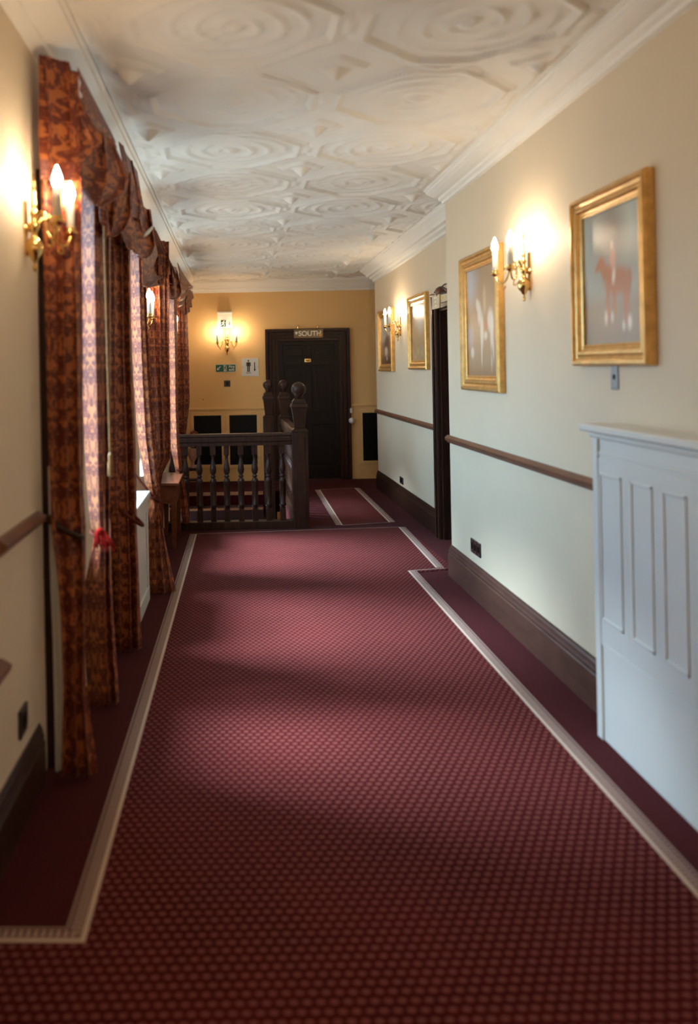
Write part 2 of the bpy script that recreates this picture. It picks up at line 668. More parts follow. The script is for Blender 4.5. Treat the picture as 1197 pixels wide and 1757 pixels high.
r0 = [(XP(549, 841, 2400 / uv(549, 841)[1]), 2400 / uv(549, 841)[1]), (XP(588, 902, 2400 / uv(588, 902)[1]), 2400 / uv(588, 902)[1]),
      (XP(667, 897, 2400 / uv(667, 897)[1]), 2400 / uv(667, 897)[1]), (XP(608, 838, 2400 / uv(608, 838)[1]), 2400 / uv(608, 838)[1])]
run = thing('carpet_runner', 'narrow red carpet strip with cream edging leading to the dark door', 'carpet', (1.2, 10, 0))
ro = [(r0[0][0] - 0.07, r0[0][1]), (r0[1][0] - 0.07, r0[1][1]), (r0[2][0] + 0.07, r0[2][1]), (r0[3][0] + 0.07, r0[3][1])]
MB().poly(ro, 0.0005, 0.005).build('patterned_field', 'carpet_dash', run)
border([r0[1], r0[0]], BW, run)
border([r0[3], r0[2]], BW, run)
border([r0[2], r0[1]], 0.014, run, 0.0058)
border([r0[0], r0[3]], 0.014, run, 0.0058)

# ------------------------------------------------------------------ walls
# left (window) wall, askew ; openings z 0.75 .. 2.60
OPEN = [(3.60, 4.34), (4.82, 6.38), (6.95, 8.58), (9.75, 10.6)]
ZS, ZH = 0.75, 2.60
mb = MB()
T = -0.30
ys = [YB] + [y for o in OPEN for y in o] + [YW + 0.2]
for i in range(0, len(ys), 2):
    mb.box(T, 0, ys[i], ys[i + 1], -0.25, ZT, lk=True)
for a, b2 in OPEN:
    mb.box(T, 0, a, b2, -0.25, ZS, lk=True)
    mb.box(T, 0, a, b2, ZH, ZT, lk=True)
struct(mb.build('wall_left', 'wall'))

mb = MB()
mb.box(XR, XR + 0.45, YB, YS, -0.25, ZT)
struct(mb.build('wall_right', 'wall'))
D0, D1, DZ = 6.80, 7.98, 2.10       # doorway in the far part
mb = MB()
mb.box(XF, XF + 0.18, YS, D0, -0.25, ZT)
mb.box(XF, XF + 0.18, D0, D1, DZ, ZT)
mb.box(XF, XF + 0.18, D1, YE, -0.25, ZT)
struct(mb.build('wall_right.001', 'wall'))
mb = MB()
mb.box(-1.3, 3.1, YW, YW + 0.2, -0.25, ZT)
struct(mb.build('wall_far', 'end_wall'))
mb = MB()
mb.box(-1.3, 3.1, YB - 0.1, YB, -0.25, ZT)
struct(mb.build('wall_back', 'wall'))
mb = MB()
mb.box(3.0, 3.1, YE - 3, YW + 0.2, -0.25, ZT)
mb.box(XF + 0.1, 3.1, YE - 0.18, YE, -0.25, ZT)
struct(mb.build('wall_side', 'wall'))

# ------------------------------------------------------------------ ceiling with strapwork plaster relief
def relief(X, Y):
    P = 0.93
    a = (X - 0.05 + P / 2) % P - P / 2
    bb = (Y - 3.46 + P / 2) % P - P / 2
    ci = np.floor((X - 0.05 + P / 2) / P)
    cj = np.floor((Y - 3.46 + P / 2) / P)
    r_ = np.hypot(a, bb)
    th = np.arctan2(bb, a) * np.where((ci + cj) % 2 == 0, 1, -1) + ci * 1.7 + cj * 0.9
    h = np.zeros_like(X)

    def ridge(d, w, amp):
        return amp * np.exp(-(d / w) ** 2)
    # spiral scroll
    sp = (r_ - 0.10 * (th / (2 * PI) % 1.0))
    d = (sp + 0.05) % 0.10 - 0.05
    h = np.maximum(h, np.where((r_ < 0.36) & (r_ > 0.035), ridge(d, 0.016, 0.016) * np.clip((0.37 - r_) / 0.05, 0, 1) * (0.30 + 0.70 * np.clip(0.6 + 0.9 * np.sin(2 * th + 11 * r_ + 2.3 * ci + 1.1 * cj), 0, 1)), 0))
    h = np.maximum(h, 0.022 * np.clip(1 - (r_ / 0.05) ** 2, 0, 1))
    # octagonal strap
    oct_ = np.maximum(np.maximum(np.abs(a), np.abs(bb)), (np.abs(a) + np.abs(bb)) / 1.30)
    h = np.maximum(h, 0.020 * np.clip(1 - (np.abs(oct_ - 0.405) / 0.024) ** 4, 0, 1))
    h = np.maximum(h, 0.012 * np.clip(1 - (np.abs(oct_ - 0.445) / 0.010) ** 2, 0, 1))
    # corner rosettes and hanging pendants
    ca, cb_ = P / 2 - np.abs(a), P / 2 - np.abs(bb)
    dd = ca + cb_
    h = np.maximum(h, np.where(dd < 0.15, 0.014 + 0.0 * dd, 0))
    h = np.maximum(h, 0.075 * np.clip(1 - dd / 0.085, 0, 1))
    # linking leaves on the cell edges
    leaf1 = np.hypot((ca) / 0.035, bb / 0.11)
    leaf2 = np.hypot((cb_) / 0.035, a / 0.11)
    wob = 0.75 + 0.25 * np.sin(60 * (X + Y)) * np.sin(60 * (X - Y))
    h = np.maximum(h, 0.026 * np.clip(1 - leaf1 ** 2, 0, 1) * wob)
    h = np.maximum(h, 0.026 * np.clip(1 - leaf2 ** 2, 0, 1) * wob)
    # small tendrils
    h += 0.0035 * np.sin(22 * X + 5 * np.sin(9 * Y)) * np.sin(22 * Y + 5 * np.sin(8 * X))
    # plain margins with a bead
    xl = LX(0.20, Y)
    edge = np.minimum(X - xl, np.where(Y < YS, XR, XF) - 0.19 - X)
    edge = np.minimum(edge, YW - 0.12 - Y)
    h *= np.clip(edge / 0.06, 0, 1)
    bead = 0.018 * np.clip(1 - (np.abs(edge - 0.02) / 0.014) ** 2, 0, 1) * np.where((np.floor(Y / 0.12) % 3) > 0, 1, 0.2)
    return np.maximum(h, bead)


xs = np.arange(-1.12, 2.2, 0.0155)
yy1 = np.concatenate([np.arange(YB - 0.1, 2.4, 0.25), np.arange(2.4, 7.5, 0.0145), np.arange(7.5, YW + 0.1, 0.022)])
GX, GY = np.meshgrid(xs, yy1)
GZ = 2.95 - 0.012 * (GY - 3.5) - relief(GX, GY)
GZ = np.where(GY < 2.4, 2.95 - 0.012 * (GY - 3.5), GZ)
nx, ny = len(xs), len(yy1)
me = bpy.data.meshes.new('ceiling')
idx = np.arange(nx * ny).reshape(ny, nx)
quads = np.stack([idx[:-1, :-1], idx[1:, :-1], idx[1:, 1:], idx[:-1, 1:]], -1).reshape(-1, 4)
me.vertices.add(nx * ny)
me.vertices.foreach_set('co', np.stack([GX, GY, GZ], -1).reshape(-1).astype(np.float32))
me.loops.add(len(quads) * 4)
me.polygons.add(len(quads))
me.polygons.foreach_set('loop_start', np.arange(0, len(quads) * 4, 4))
me.loops.foreach_set('vertex_index', quads.reshape(-1))
me.update(calc_edges=True)
me.validate()
me.polygons.foreach_set('use_smooth', np.ones(len(quads), bool))
me.materials.append(M['ceil'])
o = bpy.data.objects.new('ceiling', me)
C.objects.link(o)
struct(o)
MB().box(-1.3, 3.1, YB - 0.1, YW + 0.2, ZT - 0.05, ZT + 0.1).build('ceiling.001', 'ceil')['kind'] = 'structure'
MB().box(2.15, 3.1, YE - 0.2, YW + 0.1, 2.84, 2.90).build('ceiling.002', 'ceil')['kind'] = 'structure'


# cornices
def cornice(name, ends, wall_pt, nrm, prof):
    """ends: param values; wall_pt(t)->(x,y); nrm out direction (x,y); prof [(out,down)]"""
    path = []
    for t in ends:
        x, y = wall_pt(t)
        path.append([(x + nrm[0] * o_, y + nrm[1] * o_, ZC(y) - d_ + 0.02) for o_, d_ in prof])
    ob = MB().extrude(None, path).build(name, 'ceil')
    return struct(ob)


PN = [(0, 0), (0.165, 0), (0.165, 0.030), (0.150, 0.036), (0.145, 0.048), (0.120, 0.062), (0.085, 0.075), (0.055, 0.080), (0.050, 0.095), (0.03, 0.105), (0.022, 0.12), (0, 0.125)]
PF = [(0, 0), (0.20, 0), (0.20, 0.035), (0.185, 0.042), (0.18, 0.058), (0.15, 0.075), (0.12, 0.10), (0.105, 0.125), (0.07, 0.13), (0.065, 0.15), (0.03, 0.16), (0.025, 0.185), (0, 0.19)]
PL = [(0, 0), (0.20, 0), (0.20, 0.032), (0.185, 0.038), (0.18, 0.052), (0.15, 0.062), (0.11, 0.07), (0.07, 0.078), (0.06, 0.09), (0, 0.095)]
cornice('trim_1', (YB, 4.0, YS), lambda t: (XR, t), (-1, 0), PN)
cornice('trim_2', (YS, 9.0, YE), lambda t: (XF, t), (-1, 0), PF)
cornice('trim_3', (YB, 4.0, 8.0, YW), lambda t: (LX(0, t), t), (1, 0), PL)
cornice('trim_4', (-0.8, 3.0), lambda t: (t, YW), (0, -1), PF)
cornice('trim_5', (XR, XF), lambda t: (t, YS), (0, 1), PN)

# ------------------------------------------------------------------ skirting boards and dado rails
BP = [(0, 0), (0.024, 0), (0.024, 0.165), (0.019, 0.172), (0.021, 0.186), (0.016, 0.198), (0.013, 0.215), (0.006, 0.226), (0.004, 0.235), (0, 0.235)]


def skirting(name, pts, nrms, mat='base_wood'):
    path = []
    for (x, y), (nx_, ny_) in zip(pts, nrms):
        path.append([(x + nx_ * o_, y + ny_ * o_, z_) for o_, z_ in BP])
    return struct(MB().extrude(None, path).build(name, mat))


skirting('baseboard_right', [(XR, 3.74), (XR, YS), (XF, YS)], [(-1, 0), (-1, 1), (0, 1)])
skirting('baseboard_right.001', [(XF, D1 + 0.13), (XF, YE), (XF + 0.15, YE)], [(-1, 0), (-1, 1), (0, 1)], 'dark_wood')
skirting('baseboard_left', [(LX(0, YB), YB), (LX(0, 3.40), 3.40)], [(1, 0), (1, 0)], 'dark_wood')

DP = [(0, 0), (0.012, 0), (0.02, 0.012), (0.030, 0.018), (0.032, 0.036), (0.024, 0.044), (0.012, 0.055), (0, 0.055)]


def dado(name, pts, nrms, z, mat='rail_wood'):
    path = []
    for (x, y), (nx_, ny_) in zip(pts, nrms):
        path.append([(x + nx_ * o_, y + ny_ * o_, z + z_) for o_, z_ in DP])
    return struct(MB().extrude(None, path).build(name, mat))


dado('trim_6', [(XR, 3.70), (XR, YS + 0.03)], [(-1, 0), (-1, 0)], 1.008)
dado('trim_7', [(XF, D1 + 0.13), (XF, YE + 0.03)], [(-1, 0), (-1, 0)], 0.978)
dado('trim_8', [(LX(0, 2.84), 2.84), (LX(0, 3.42), 3.42)], [(1.3, 0), (1.3, 0)], 1.0)
dado('trim_9', [(LX(0, 1.9), 1.9), (LX(0, 2.83), 2.83)], [(1.6, 0), (1.6, 0)], 0.62)

mb = MB()
mb.box(0, 0.036, 3.53, 3.585, 0.0, 2.42, lk=True)
struct(mb.build('trim_12', 'dark_wood', bevel=0.003))

# ------------------------------------------------------------------ windows on the left wall
for k, (a, b2) in enumerate(OPEN):
    w = thing('window_%d' % (k + 1), None, None, (LX(-0.2, (a + b2) / 2), (a + b2) / 2, ZS), kind='structure')
    mb = MB()
    fx0, fx1 = -0.24, -0.17
    mb.box(fx0, fx1, a, a + 0.06, ZS, ZH, lk=True)
    mb.box(fx0, fx1, b2 - 0.06, b2, ZS, ZH, lk=True)
    mb.box(fx0, fx1, a, b2, ZS, ZS + 0.07, lk=True)
    mb.box(fx0, fx1, a, b2, ZH - 0.06, ZH, lk=True)
    mb.build('window_frame', 'white', w, bevel=0.004)
    mb = MB()
    nm = 2 if b2 - a < 1 else 3
    for i in range(1, nm):
        y = a + (b2 - a) * i / nm
        mb.box(fx0 + 0.01, fx1 - 0.01, y - 0.02, y + 0.02, ZS + 0.05, ZH - 0.04, lk=True)
    mb.box(fx0 + 0.01, fx1 - 0.01, a + 0.04, b2 - 0.04, 1.92, 1.96, lk=True)
    mb.build('glazing_bars', 'white', w)
    MB().box(-0.213, -0.207, a + 0.05, b2 - 0.05, ZS + 0.06, ZH - 0.05, lk=True).build('pane', 'glass', w)
    mb = MB()
    depth = 0.14 if k == 1 else 0.0
    sa, sb_ = (5.12, 6.10) if k == 1 else (a, b2)
    mb.box(-0.17, depth + 0.025, sa - 0.02, sb_ + 0.02, ZS - 0.035, ZS + 0.004, lk=True)
    if k == 1:
        mb.box(-0.17, -0.001, a, b2, ZS - 0.035, ZS + 0.003, lk=True)
    mb.build('window_sill', 'white', w, bevel=0.006)
    if k == 1:
        mb = MB()
        mb.box(0.001, depth, sa, sb_, 0.0, ZS - 0.035, lk=True)
        mb.box(depth, depth + 0.012, sa, sb_, 0.0, 0.10, lk=True)
        mb.box(depth, depth + 0.010, sa, sa + 0.07, 0.10, ZS - 0.05, lk=True)
        mb.box(depth, depth + 0.010, sb_ - 0.07, sb_, 0.10, ZS - 0.05, lk=True)
        mb.box(depth, depth + 0.010, sa, sb_, ZS - 0.12, ZS - 0.05, lk=True)
        mb.build('window_seat_panel', 'white', w, bevel=0.003)


# ------------------------------------------------------------------ curtains
def interp_levels(levels, t):
    """Catmull interpolation of rows by position t in 0..1 along z"""
    zs = [l[0] for l in levels]
    z = zs[0] + (zs[-1] - zs[0]) * t
    for i in range(len(zs) - 1):
        if zs[i] >= z >= zs[i + 1] or i == len(zs) - 2:
            f_ = (z - zs[i]) / (zs[i + 1] - zs[i]) if zs[i + 1] != zs[i] else 0
            f_ = f_ * f_ * (3 - 2 * f_) * 0.6 + f_ * 0.4
            return [p + (q - p) * f_ for p, q in zip(levels[i], levels[i + 1])]


def drape(rows, name, parent, folds, amp, mat='damask', width=None, seed=0, ztop=None, sm=0.42):
    """rows: (py, px_left, Y_left, [px_mid, Y_mid,] px_right, Y_right, fold gain); the middle point sits at s = sm"""
    lv = []
    for row in rows:
        if len(row) == 6:
            py, xl, yl, xr, yr, g = row
            xm, ym = xl + (xr - xl) * sm, yl + (yr - yl) * sm
            bent = 0.0
        else:
            py, xl, yl, xm, ym, xr, yr, g = row
            bent = 1.0
        yc = (yl + yr) / 2
        z = max(0.012, ZP((xl + xr) / 2, py, yc))
        lv.append((z, XP(xl, py, yl), yl, XP(xm, py, ym), ym, XP(xr, py, yr), yr, g, bent))
    if ztop:
        lv[0] = (ztop,) + lv[0][1:]
    Lh = lv[0][0] - lv[-1][0]
    rnd = random.Random(seed)
    ph = [rnd.uniform(0, 6.28) for _ in range(4)]
    W = width or 0.9

    def fn(s, t):
        z, xl, yl, xm, ym, xr, yr, g, bent = interp_levels(lv, t)
        if s < sm:
            f_ = s / sm
            bx, by = xl + (xm - xl) * f_, yl + (ym - yl) * f_
        else:
            f_ = (s - sm) / (1 - sm)
            bx, by = xm + (xr - xm) * f_, ym + (yr - ym) * f_
        dx, dy = xr - xl, yr - yl
        L = math.hypot(dx, dy) or 1
        nx_, ny_ = dy / L, -dx / L
        sw = s + 0.03 * math.sin(2 * PI * s * 2 + ph[2]) + 0.02 * math.sin(t * 5 + ph[3])
        w_ = math.sin(2 * PI * folds * sw + ph[0] + 0.5 * math.sin(3 * t + ph[1]))
        w_ = w_ * (1.15 - 0.3 * abs(w_)) + 0.35 * math.sin(2 * PI * folds * 0.47 * s + ph[1]) + 0.12 * math.sin(2 * PI * folds * 2.3 * sw + 4 * t)
        a_ = amp * g * (1 - bent * (0.9 if s < sm * 0.9 else 0.9 * max(0, 1 - (s - sm * 0.9) / 0.1)))
        k = math.cos(2 * PI * folds * sw + ph[0]) * 0.22 * L / folds
        e = min(1, s * 8, (1 - s) * 8) * (1 - bent * (s < sm))
        return (bx + nx_ * a_ * w_ + dx / L * k * e, by + ny_ * a_ * w_ + dy / L * k * e, z)
    return grid_patch(fn, 120, 90, name, mat, parent, 0.004, lambda s, t: (s * W + 0.05 * seed, (1 - t) * Lh))


def band_ring(parent, px, py, Y, rx, ry, tilt, mat='damask', r_=0.011, name='tieback'):
    x, z = XP(px, py, Y), ZP(px, py, Y)
    pts = []
    for k in range(17):
        a = 2 * PI * k / 16
        pts.append((x + rx * math.cos(a), Y + ry * math.sin(a), z + tilt * math.cos(a)))
    return MB().tube(pts, r_, 8, 2).build(name, mat, parent)


CG = 'rust damask window curtains'


def curtain(label, Y):
    return thing('curtain', label, 'curtain', (LX(0.15, Y), Y, 0), CG)


cA = curtain('rust damask curtain beside the near left wall sconce, with white lining showing', 3.45)
drape([(118, 69, 3.46, 134, 3.50, .35), (300, 71, 3.45, 139, 3.50, .45), (520, 77, 3.44, 143, 3.50, .6), (700, 82, 3.43, 144, 3.5, .8), (840, 86, 3.43, 145, 3.50, .9),
       (905, 88, 3.42, 149, 3.5, .8), (960, 95, 3.41, 149, 3.49, .8), (1060, 104, 3.40, 149, 3.47, .9), (1110, 106, 3.40, 148, 3.46, .9), (1180, 108, 3.41, 149, 3.44, 1),
       (1336, 106, 3.42, 167, 3.43, 1.1)], 'drape', cA, 2.6, 0.026, width=0.34, seed=1, ztop=2.8)
drape([(800, 83, 3.485, 92, 3.50, .4), (905, 84, 3.485, 100, 3.51, .4), (1000, 86, 3.485, 108, 3.52, .6), (1100, 91, 3.48, 113, 3.50, .8), (1326, 96, 3.47, 116, 3.49, .8)],
      'lining', cA, 2, 0.008, mat='lining', width=0.3, seed=2)
band_ring(cA, 112, 905, 3.46, 0.066, 0.04, -0.04, 'dark_wood', 0.012)

cB = curtain('rust damask curtain with a red tassel on its tieback, pale leading edge', 4.15)
drape([(280, 133, 4.18, 163, 4.08, 183, 4.26, .6), (400, 135, 4.18, 164, 4.08, 187, 4.26, .7), (600, 139, 4.19, 166, 4.10, 188, 4.26, .8), (800, 147, 4.20, 170, 4.13, 188, 4.26, .9),
       (880, 153, 4.20, 172, 4.16, 187, 4.25, .9), (925, 161, 4.20, 175, 4.18, 187, 4.23, .7), (1000, 146, 4.21, 172, 4.17, 190, 4.24, .9),
       (1100, 145, 4.20, 172, 4.16, 197, 4.22, 1), (1208, 152, 4.17, 178, 4.14, 204, 4.18, 1.1)], 'drape', cB, 3.2, 0.022, width=0.42, seed=3, ztop=2.7)
band_ring(cB, 174, 922, 4.20, 0.05, 0.05, -0.03, 'tie', 0.010)
x0, z0 = XP(172, 905, 4.12), ZP(172, 905, 4.12)
mb = MB()
for i in range(26):
    a = random.uniform(-1, 1)
    mb.tube([(x0 + a * 0.022, 4.11, z0 - 0.02), (x0 + a * 0.04 + 0.012, 4.09, z0 - 0.05 - 0.02 * random.random()), (x0 + a * 0.055 + 0.02, 4.09, z0 - 0.07 - 0.05 * random.random())], 0.0035, 5, 3)
mb.lathe([(0.008, 0.0), (0.018, -0.010), (0.020, -0.022), (0.012, -0.032)], (x0, 4.11, z0), 12)
tag(mb.build('tassel', 'red_cord', cB), 'bright red fringed tassel')

cC = curtain('dark rust damask curtain just before the bright window sill', 4.85)
drape([(300, 190, 4.66, 222, 4.82, .7), (420, 186, 4.66, 224, 4.84, .7), (600, 186, 4.66, 228, 4.85, .8), (760, 187, 4.70, 235, 4.87, .9), (860, 189, 4.76, 237, 4.90, .9),
       (900, 193, 4.80, 236, 4.92, .8), (1000, 195, 4.86, 240, 4.95, 1), (1118, 197, 4.94, 244, 4.98, 1.1)], 'drape', cC, 3.2, 0.026, width=0.42, seed=5, ztop=2.68)
band_ring(cC, 218, 880, 4.84, 0.085, 0.055, -0.07, 'tie', 0.010)

cD = curtain('rust damask curtain tied back against the table end, flaring onto the carpet', 6.25)
drape([(400, 221, 6.24, 238, 6.12, 247, 6.30, .7), (550, 225, 6.24, 242, 6.12, 252, 6.32, .8), (650, 229, 6.24, 246, 6.14, 260, 6.34, .8), (750, 236, 6.24, 252, 6.16, 267, 6.36, .9),
       (830, 249, 6.25, 262, 6.2, 271, 6.36, .9),
       (856, 258, 6.26, 266, 6.24, 273, 6.34, .6), (900, 251, 6.27, 266, 6.24, 278, 6.34, .8), (950, 248, 6.26, 268, 6.24, 288, 6.32, 1), (1021, 245, 6.23, 272, 6.2, 302, 6.26, 1.2)],
      'drape', cD, 3.4, 0.024, width=0.5, seed=7, ztop=2.66)
band_ring(cD, 264, 853, 6.28, 0.04, 0.06, -0.03, 'tie', 0.010)
mb = MB()
mb.tube([(XP(230, 812, 6.2), 6.2, ZP(230, 812, 6.2)), (XP(246, 832, 6.2), 6.2, ZP(246, 832, 6.2)), (XP(262, 852, 6.2), 6.2, ZP(262, 852, 6.2))], 0.008, 6, 4)
mb.build('tieback_cord', 'tie', cD)

cG = curtain('rust damask curtain hanging behind the second candle sconce', 6.9)
drape([(430, 249, 6.72, 287, 6.98, .7), (600, 257, 6.74, 287, 6.98, .8), (720, 264, 6.76, 289, 6.98, .8), (788, 268, 6.80, 290, 6.97, .8), (812, 262, 6.85, 278, 6.95, .5),
       (850, 259, 6.88, 271, 6.95, .5), (900, 259, 6.9, 273, 6.95, .6), (975, 258, 6.9, 276, 6.95, .7)], 'drape', cG, 3.6, 0.026, width=0.55, seed=9, ztop=2.62)

cE = curtain('pale lit patterned curtain by the wooden table and balustrade end', 8.4)
drape([(455, 280, 8.5, 298, 8.30, 302, 8.52, .7), (600, 285, 8.5, 301, 8.30, 304, 8.52, .7), (700, 288, 8.5, 302, 8.32, 305, 8.52, .8), (760, 291, 8.5, 304, 8.36, 307, 8.52, .7), (806, 301, 8.48, 308, 8.42, 312, 8.52, .5),
       (850, 309, 8.60, 316, 8.58, 320, 8.63, .6), (898, 313, 8.60, 320, 8.58, 325, 8.63, .7)], 'drape', cE, 3, 0.018, width=0.5, seed=11, ztop=2.58, sm=0.7)
band_ring(cE, 307, 806, 8.46, 0.03, 0.05, -0.02, 'tie', 0.010)

cF = curtain('orange lit damask curtain over the stairs, beyond the third candle sconce', 9.7)
drape([(490, 297, 9.52, 319, 9.78, .7), (600, 300, 9.52, 321, 9.78, .8), (690, 302, 9.54, 322, 9.78, .8), (725, 306, 9.58, 319, 9.76, .6), (745, 308, 9.6, 317, 9.74, .5),
       (800, 303, 9.62, 318, 9.72, .8), (872, 300, 9.62, 320, 9.72, 1)], 'drape', cF, 3, 0.028, width=0.6, seed=13, ztop=2.54)
band_ring(cF, 313, 742, 9.68, 0.035, 0.06, -0.02, 'tie', 0.010)


# ------------------------------------------------------------------ swagged valances
def curve1(pts, y):
    if y <= pts[0][0]:
        return pts[0][1]
    for (a, za), (b_, zb) in zip(pts, pts[1:]):
        if y <= b_:
            f_ = (y - a) / (b_ - a)
            f_ = f_ * f_ * (3 - 2 * f_) * 0.7 + f_ * 0.3
            return za + (zb - za) * f_
    return pts[-1][1]


def vtop(Y):
    return 2.815 - 0.0215 * (Y - 3.5)


def swag(parent, hem, out, folds=5, bulge=0.05, seed=0):
    y0, y1 = hem[0][0], hem[-1][0]

    def fn(s, t):
        y = y0 + (y1 - y0) * s
        zt, zb = vtop(y), curve1(hem, y)
        z = zt + (zb - zt) * t
        n = 0.19 + out + bulge * math.sin(PI * min(1, t * 1.0)) ** 0.8 * (0.5 + 0.5 * math.sin(PI * s))
        n += 0.013 * math.sin(2 * PI * folds * t + 2.2 * math.sin(PI * s) + seed) * t
        n -= 0.02 * (t > 0.97)
        return (LX(n, y), y, z)
    L = y1 - y0
    return grid_patch(fn, 60, 48, 'swag', 'damask', parent, 0.005, lambda s, t: (s * L + seed * .1, -t * 0.6))


def tail(parent, hem, out, pleats=4, amp=0.03, seed=0):
    y0, y1 = hem[0][0], hem[-1][0]

    def fn(s, t):
        y = y0 + (y1 - y0) * s
        zt, zb = vtop(y) - 0.01, curve1(hem, y)
        z = zt + (zb - zt) * t
        w_ = math.asin(math.sin(2 * PI * pleats * s + seed)) / (PI / 2)
        n = 0.19 + out + amp * w_ * (0.35 + 0.65 * t)
        y += 0.03 * math.cos(2 * PI * pleats * s + seed) * t
        return (LX(n, y), y, z)
    L = y1 - y0
    return grid_patch(fn, 84, 30, 'tail', 'damask', parent, 0.005, lambda s, t: (s * L * 1.6 + seed * .1, -t * 0.6))


VG = 'swagged damask valances over the windows'


def valance(label, Y):
    return thing('valance', label, 'valance', (LX(0.15, Y), Y, 2.8), VG)


v1 = valance('rust damask swag valance lit by the near left sconce', 3.8)
drape([(100, 68, 3.40, 117, 3.50, .3), (150, 68, 3.40, 131, 3.52, .3), (190, 68, 3.39, 150, 3.55, .5), (215, 68, 3.39, 166, 3.58, .7), (234, 68, 3.39, 174, 3.60, .8), (255, 68, 3.39, 156, 3.55, .7),
       (276, 69, 3.39, 139, 3.48, .6), (310, 70, 3.40, 134, 3.47, .4)], 'swag', v1, 1.6, 0.012, width=0.26, seed=20)
swag(v1, [(3.5, 2.60), (3.7, 2.52), (4.05, 2.60), (4.45, 2.68)], -0.01, 4, 0.03, 1)
drape([(228, 158, 3.72, 190, 3.95, .3), (262, 140, 3.66, 206, 3.98, .6), (290, 134, 3.64, 215, 4.02, .8), (315, 134, 3.64, 212, 4.02, .9), (335, 141, 3.66, 192, 3.95, .8), (352, 160, 3.76, 172, 3.85, .5)],
      'tail', v1, 2.2, 0.022, width=0.36, seed=21)
drape([(285, 196, 4.05, 222, 4.35, .3), (325, 178, 3.98, 219, 4.33, .7), (362, 169, 3.94, 217, 4.33, .9), (388, 174, 3.98, 207, 4.26, .8), (405, 184, 4.08, 191, 4.16, .5)],
      'tail', v1, 2.4, 0.022, width=0.36, seed=22)
mb = MB()
cy_ = 3.98
xx_ = XP(182, 560, cy_)
mb.tube([(xx_, cy_, 2.26), (xx_ + 0.004, cy_, 1.7), (xx_ + 0.008, cy_, 1.22)], 0.0068, 6, 8)
mb.lathe([(0.006, 0.03), (0.012, 0.01), (0.010, -0.01), (0.014, -0.03), (0.013, -0.08), (0.0, -0.085)], (xx_ + 0.008, cy_, 1.2), 12)
tag(mb.build('pull_cord', 'cord', v1), 'gold pull cord with tassel')

v2 = valance('dark shaded swag valance above the gold pull cord', 5.2)
drape([(270, 206, 4.36, 236, 5.0, .3), (310, 213, 4.40, 243, 5.05, .6), (345, 212, 4.42, 251, 5.2, .8), (372, 216, 4.5, 247, 5.1, .8)], 'swag', v2, 2, 0.02, width=0.4, seed=23)
drape([(340, 218, 4.55, 255, 5.3, .4), (375, 208, 4.46, 259, 5.4, .8), (405, 212, 4.5, 261, 5.4, .9), (425, 218, 4.56, 254, 5.3, .8), (436, 225, 4.66, 247, 5.1, .7)], 'tail', v2, 2.6, 0.024, width=0.45, seed=24)
mb = MB()
mb.tube([(XP(247, 405, 5.0), 5.0, ZP(247, 405, 5.0)), (XP(254, 398, 5.06), 5.06, ZP(254, 398, 5.06)), (XP(262, 389, 5.14), 5.14, ZP(262, 389, 5.14))], lambda t: 0.006 + 0.006 * math.sin(PI * t), 8, 6)
tag(mb.build('lining_turnback', 'lining', v2), 'pale turned back lining')

v3 = valance('deep rust swag valance hanging above the second candle sconce', 7.3)
drape([(384, 252, 5.6, 266, 6.2, .3), (415, 247, 5.6, 284, 7.1, .6), (440, 246, 5.62, 299, 8.3, .8), (456, 247, 5.65, 303, 8.6, .8), (474, 247, 5.7, 276, 7.0, .7), (492, 248, 5.75, 254, 5.9, .5)],
      'swag', v3, 2.2, 0.03, width=1.1, seed=26)
drape([(452, 280, 7.2, 303, 8.7, .4), (472, 273, 6.9, 306, 8.75, .8), (490, 275, 7.0, 307, 8.75, .9), (502, 281, 7.3, 304, 8.6, .8), (510, 287, 7.6, 299, 8.3, .6)], 'tail', v3, 3, 0.04, width=0.9, seed=27)

v4 = valance('golden lit swag valance furthest along, beside the end wall', 10.2)
swag(v4, [(9.0, 2.24), (9.4, 2.27), (10.3, 2.50), (11.0, 2.62), (11.5, 2.70)], 0.0, 5, 0.05, 8)
tail(v4, [(9.3, 2.30), (9.7, 2.2), (10.4, 2.26), (11.1, 2.38), (11.7, 2.56)], 0.0, 5, 0.03, 9)


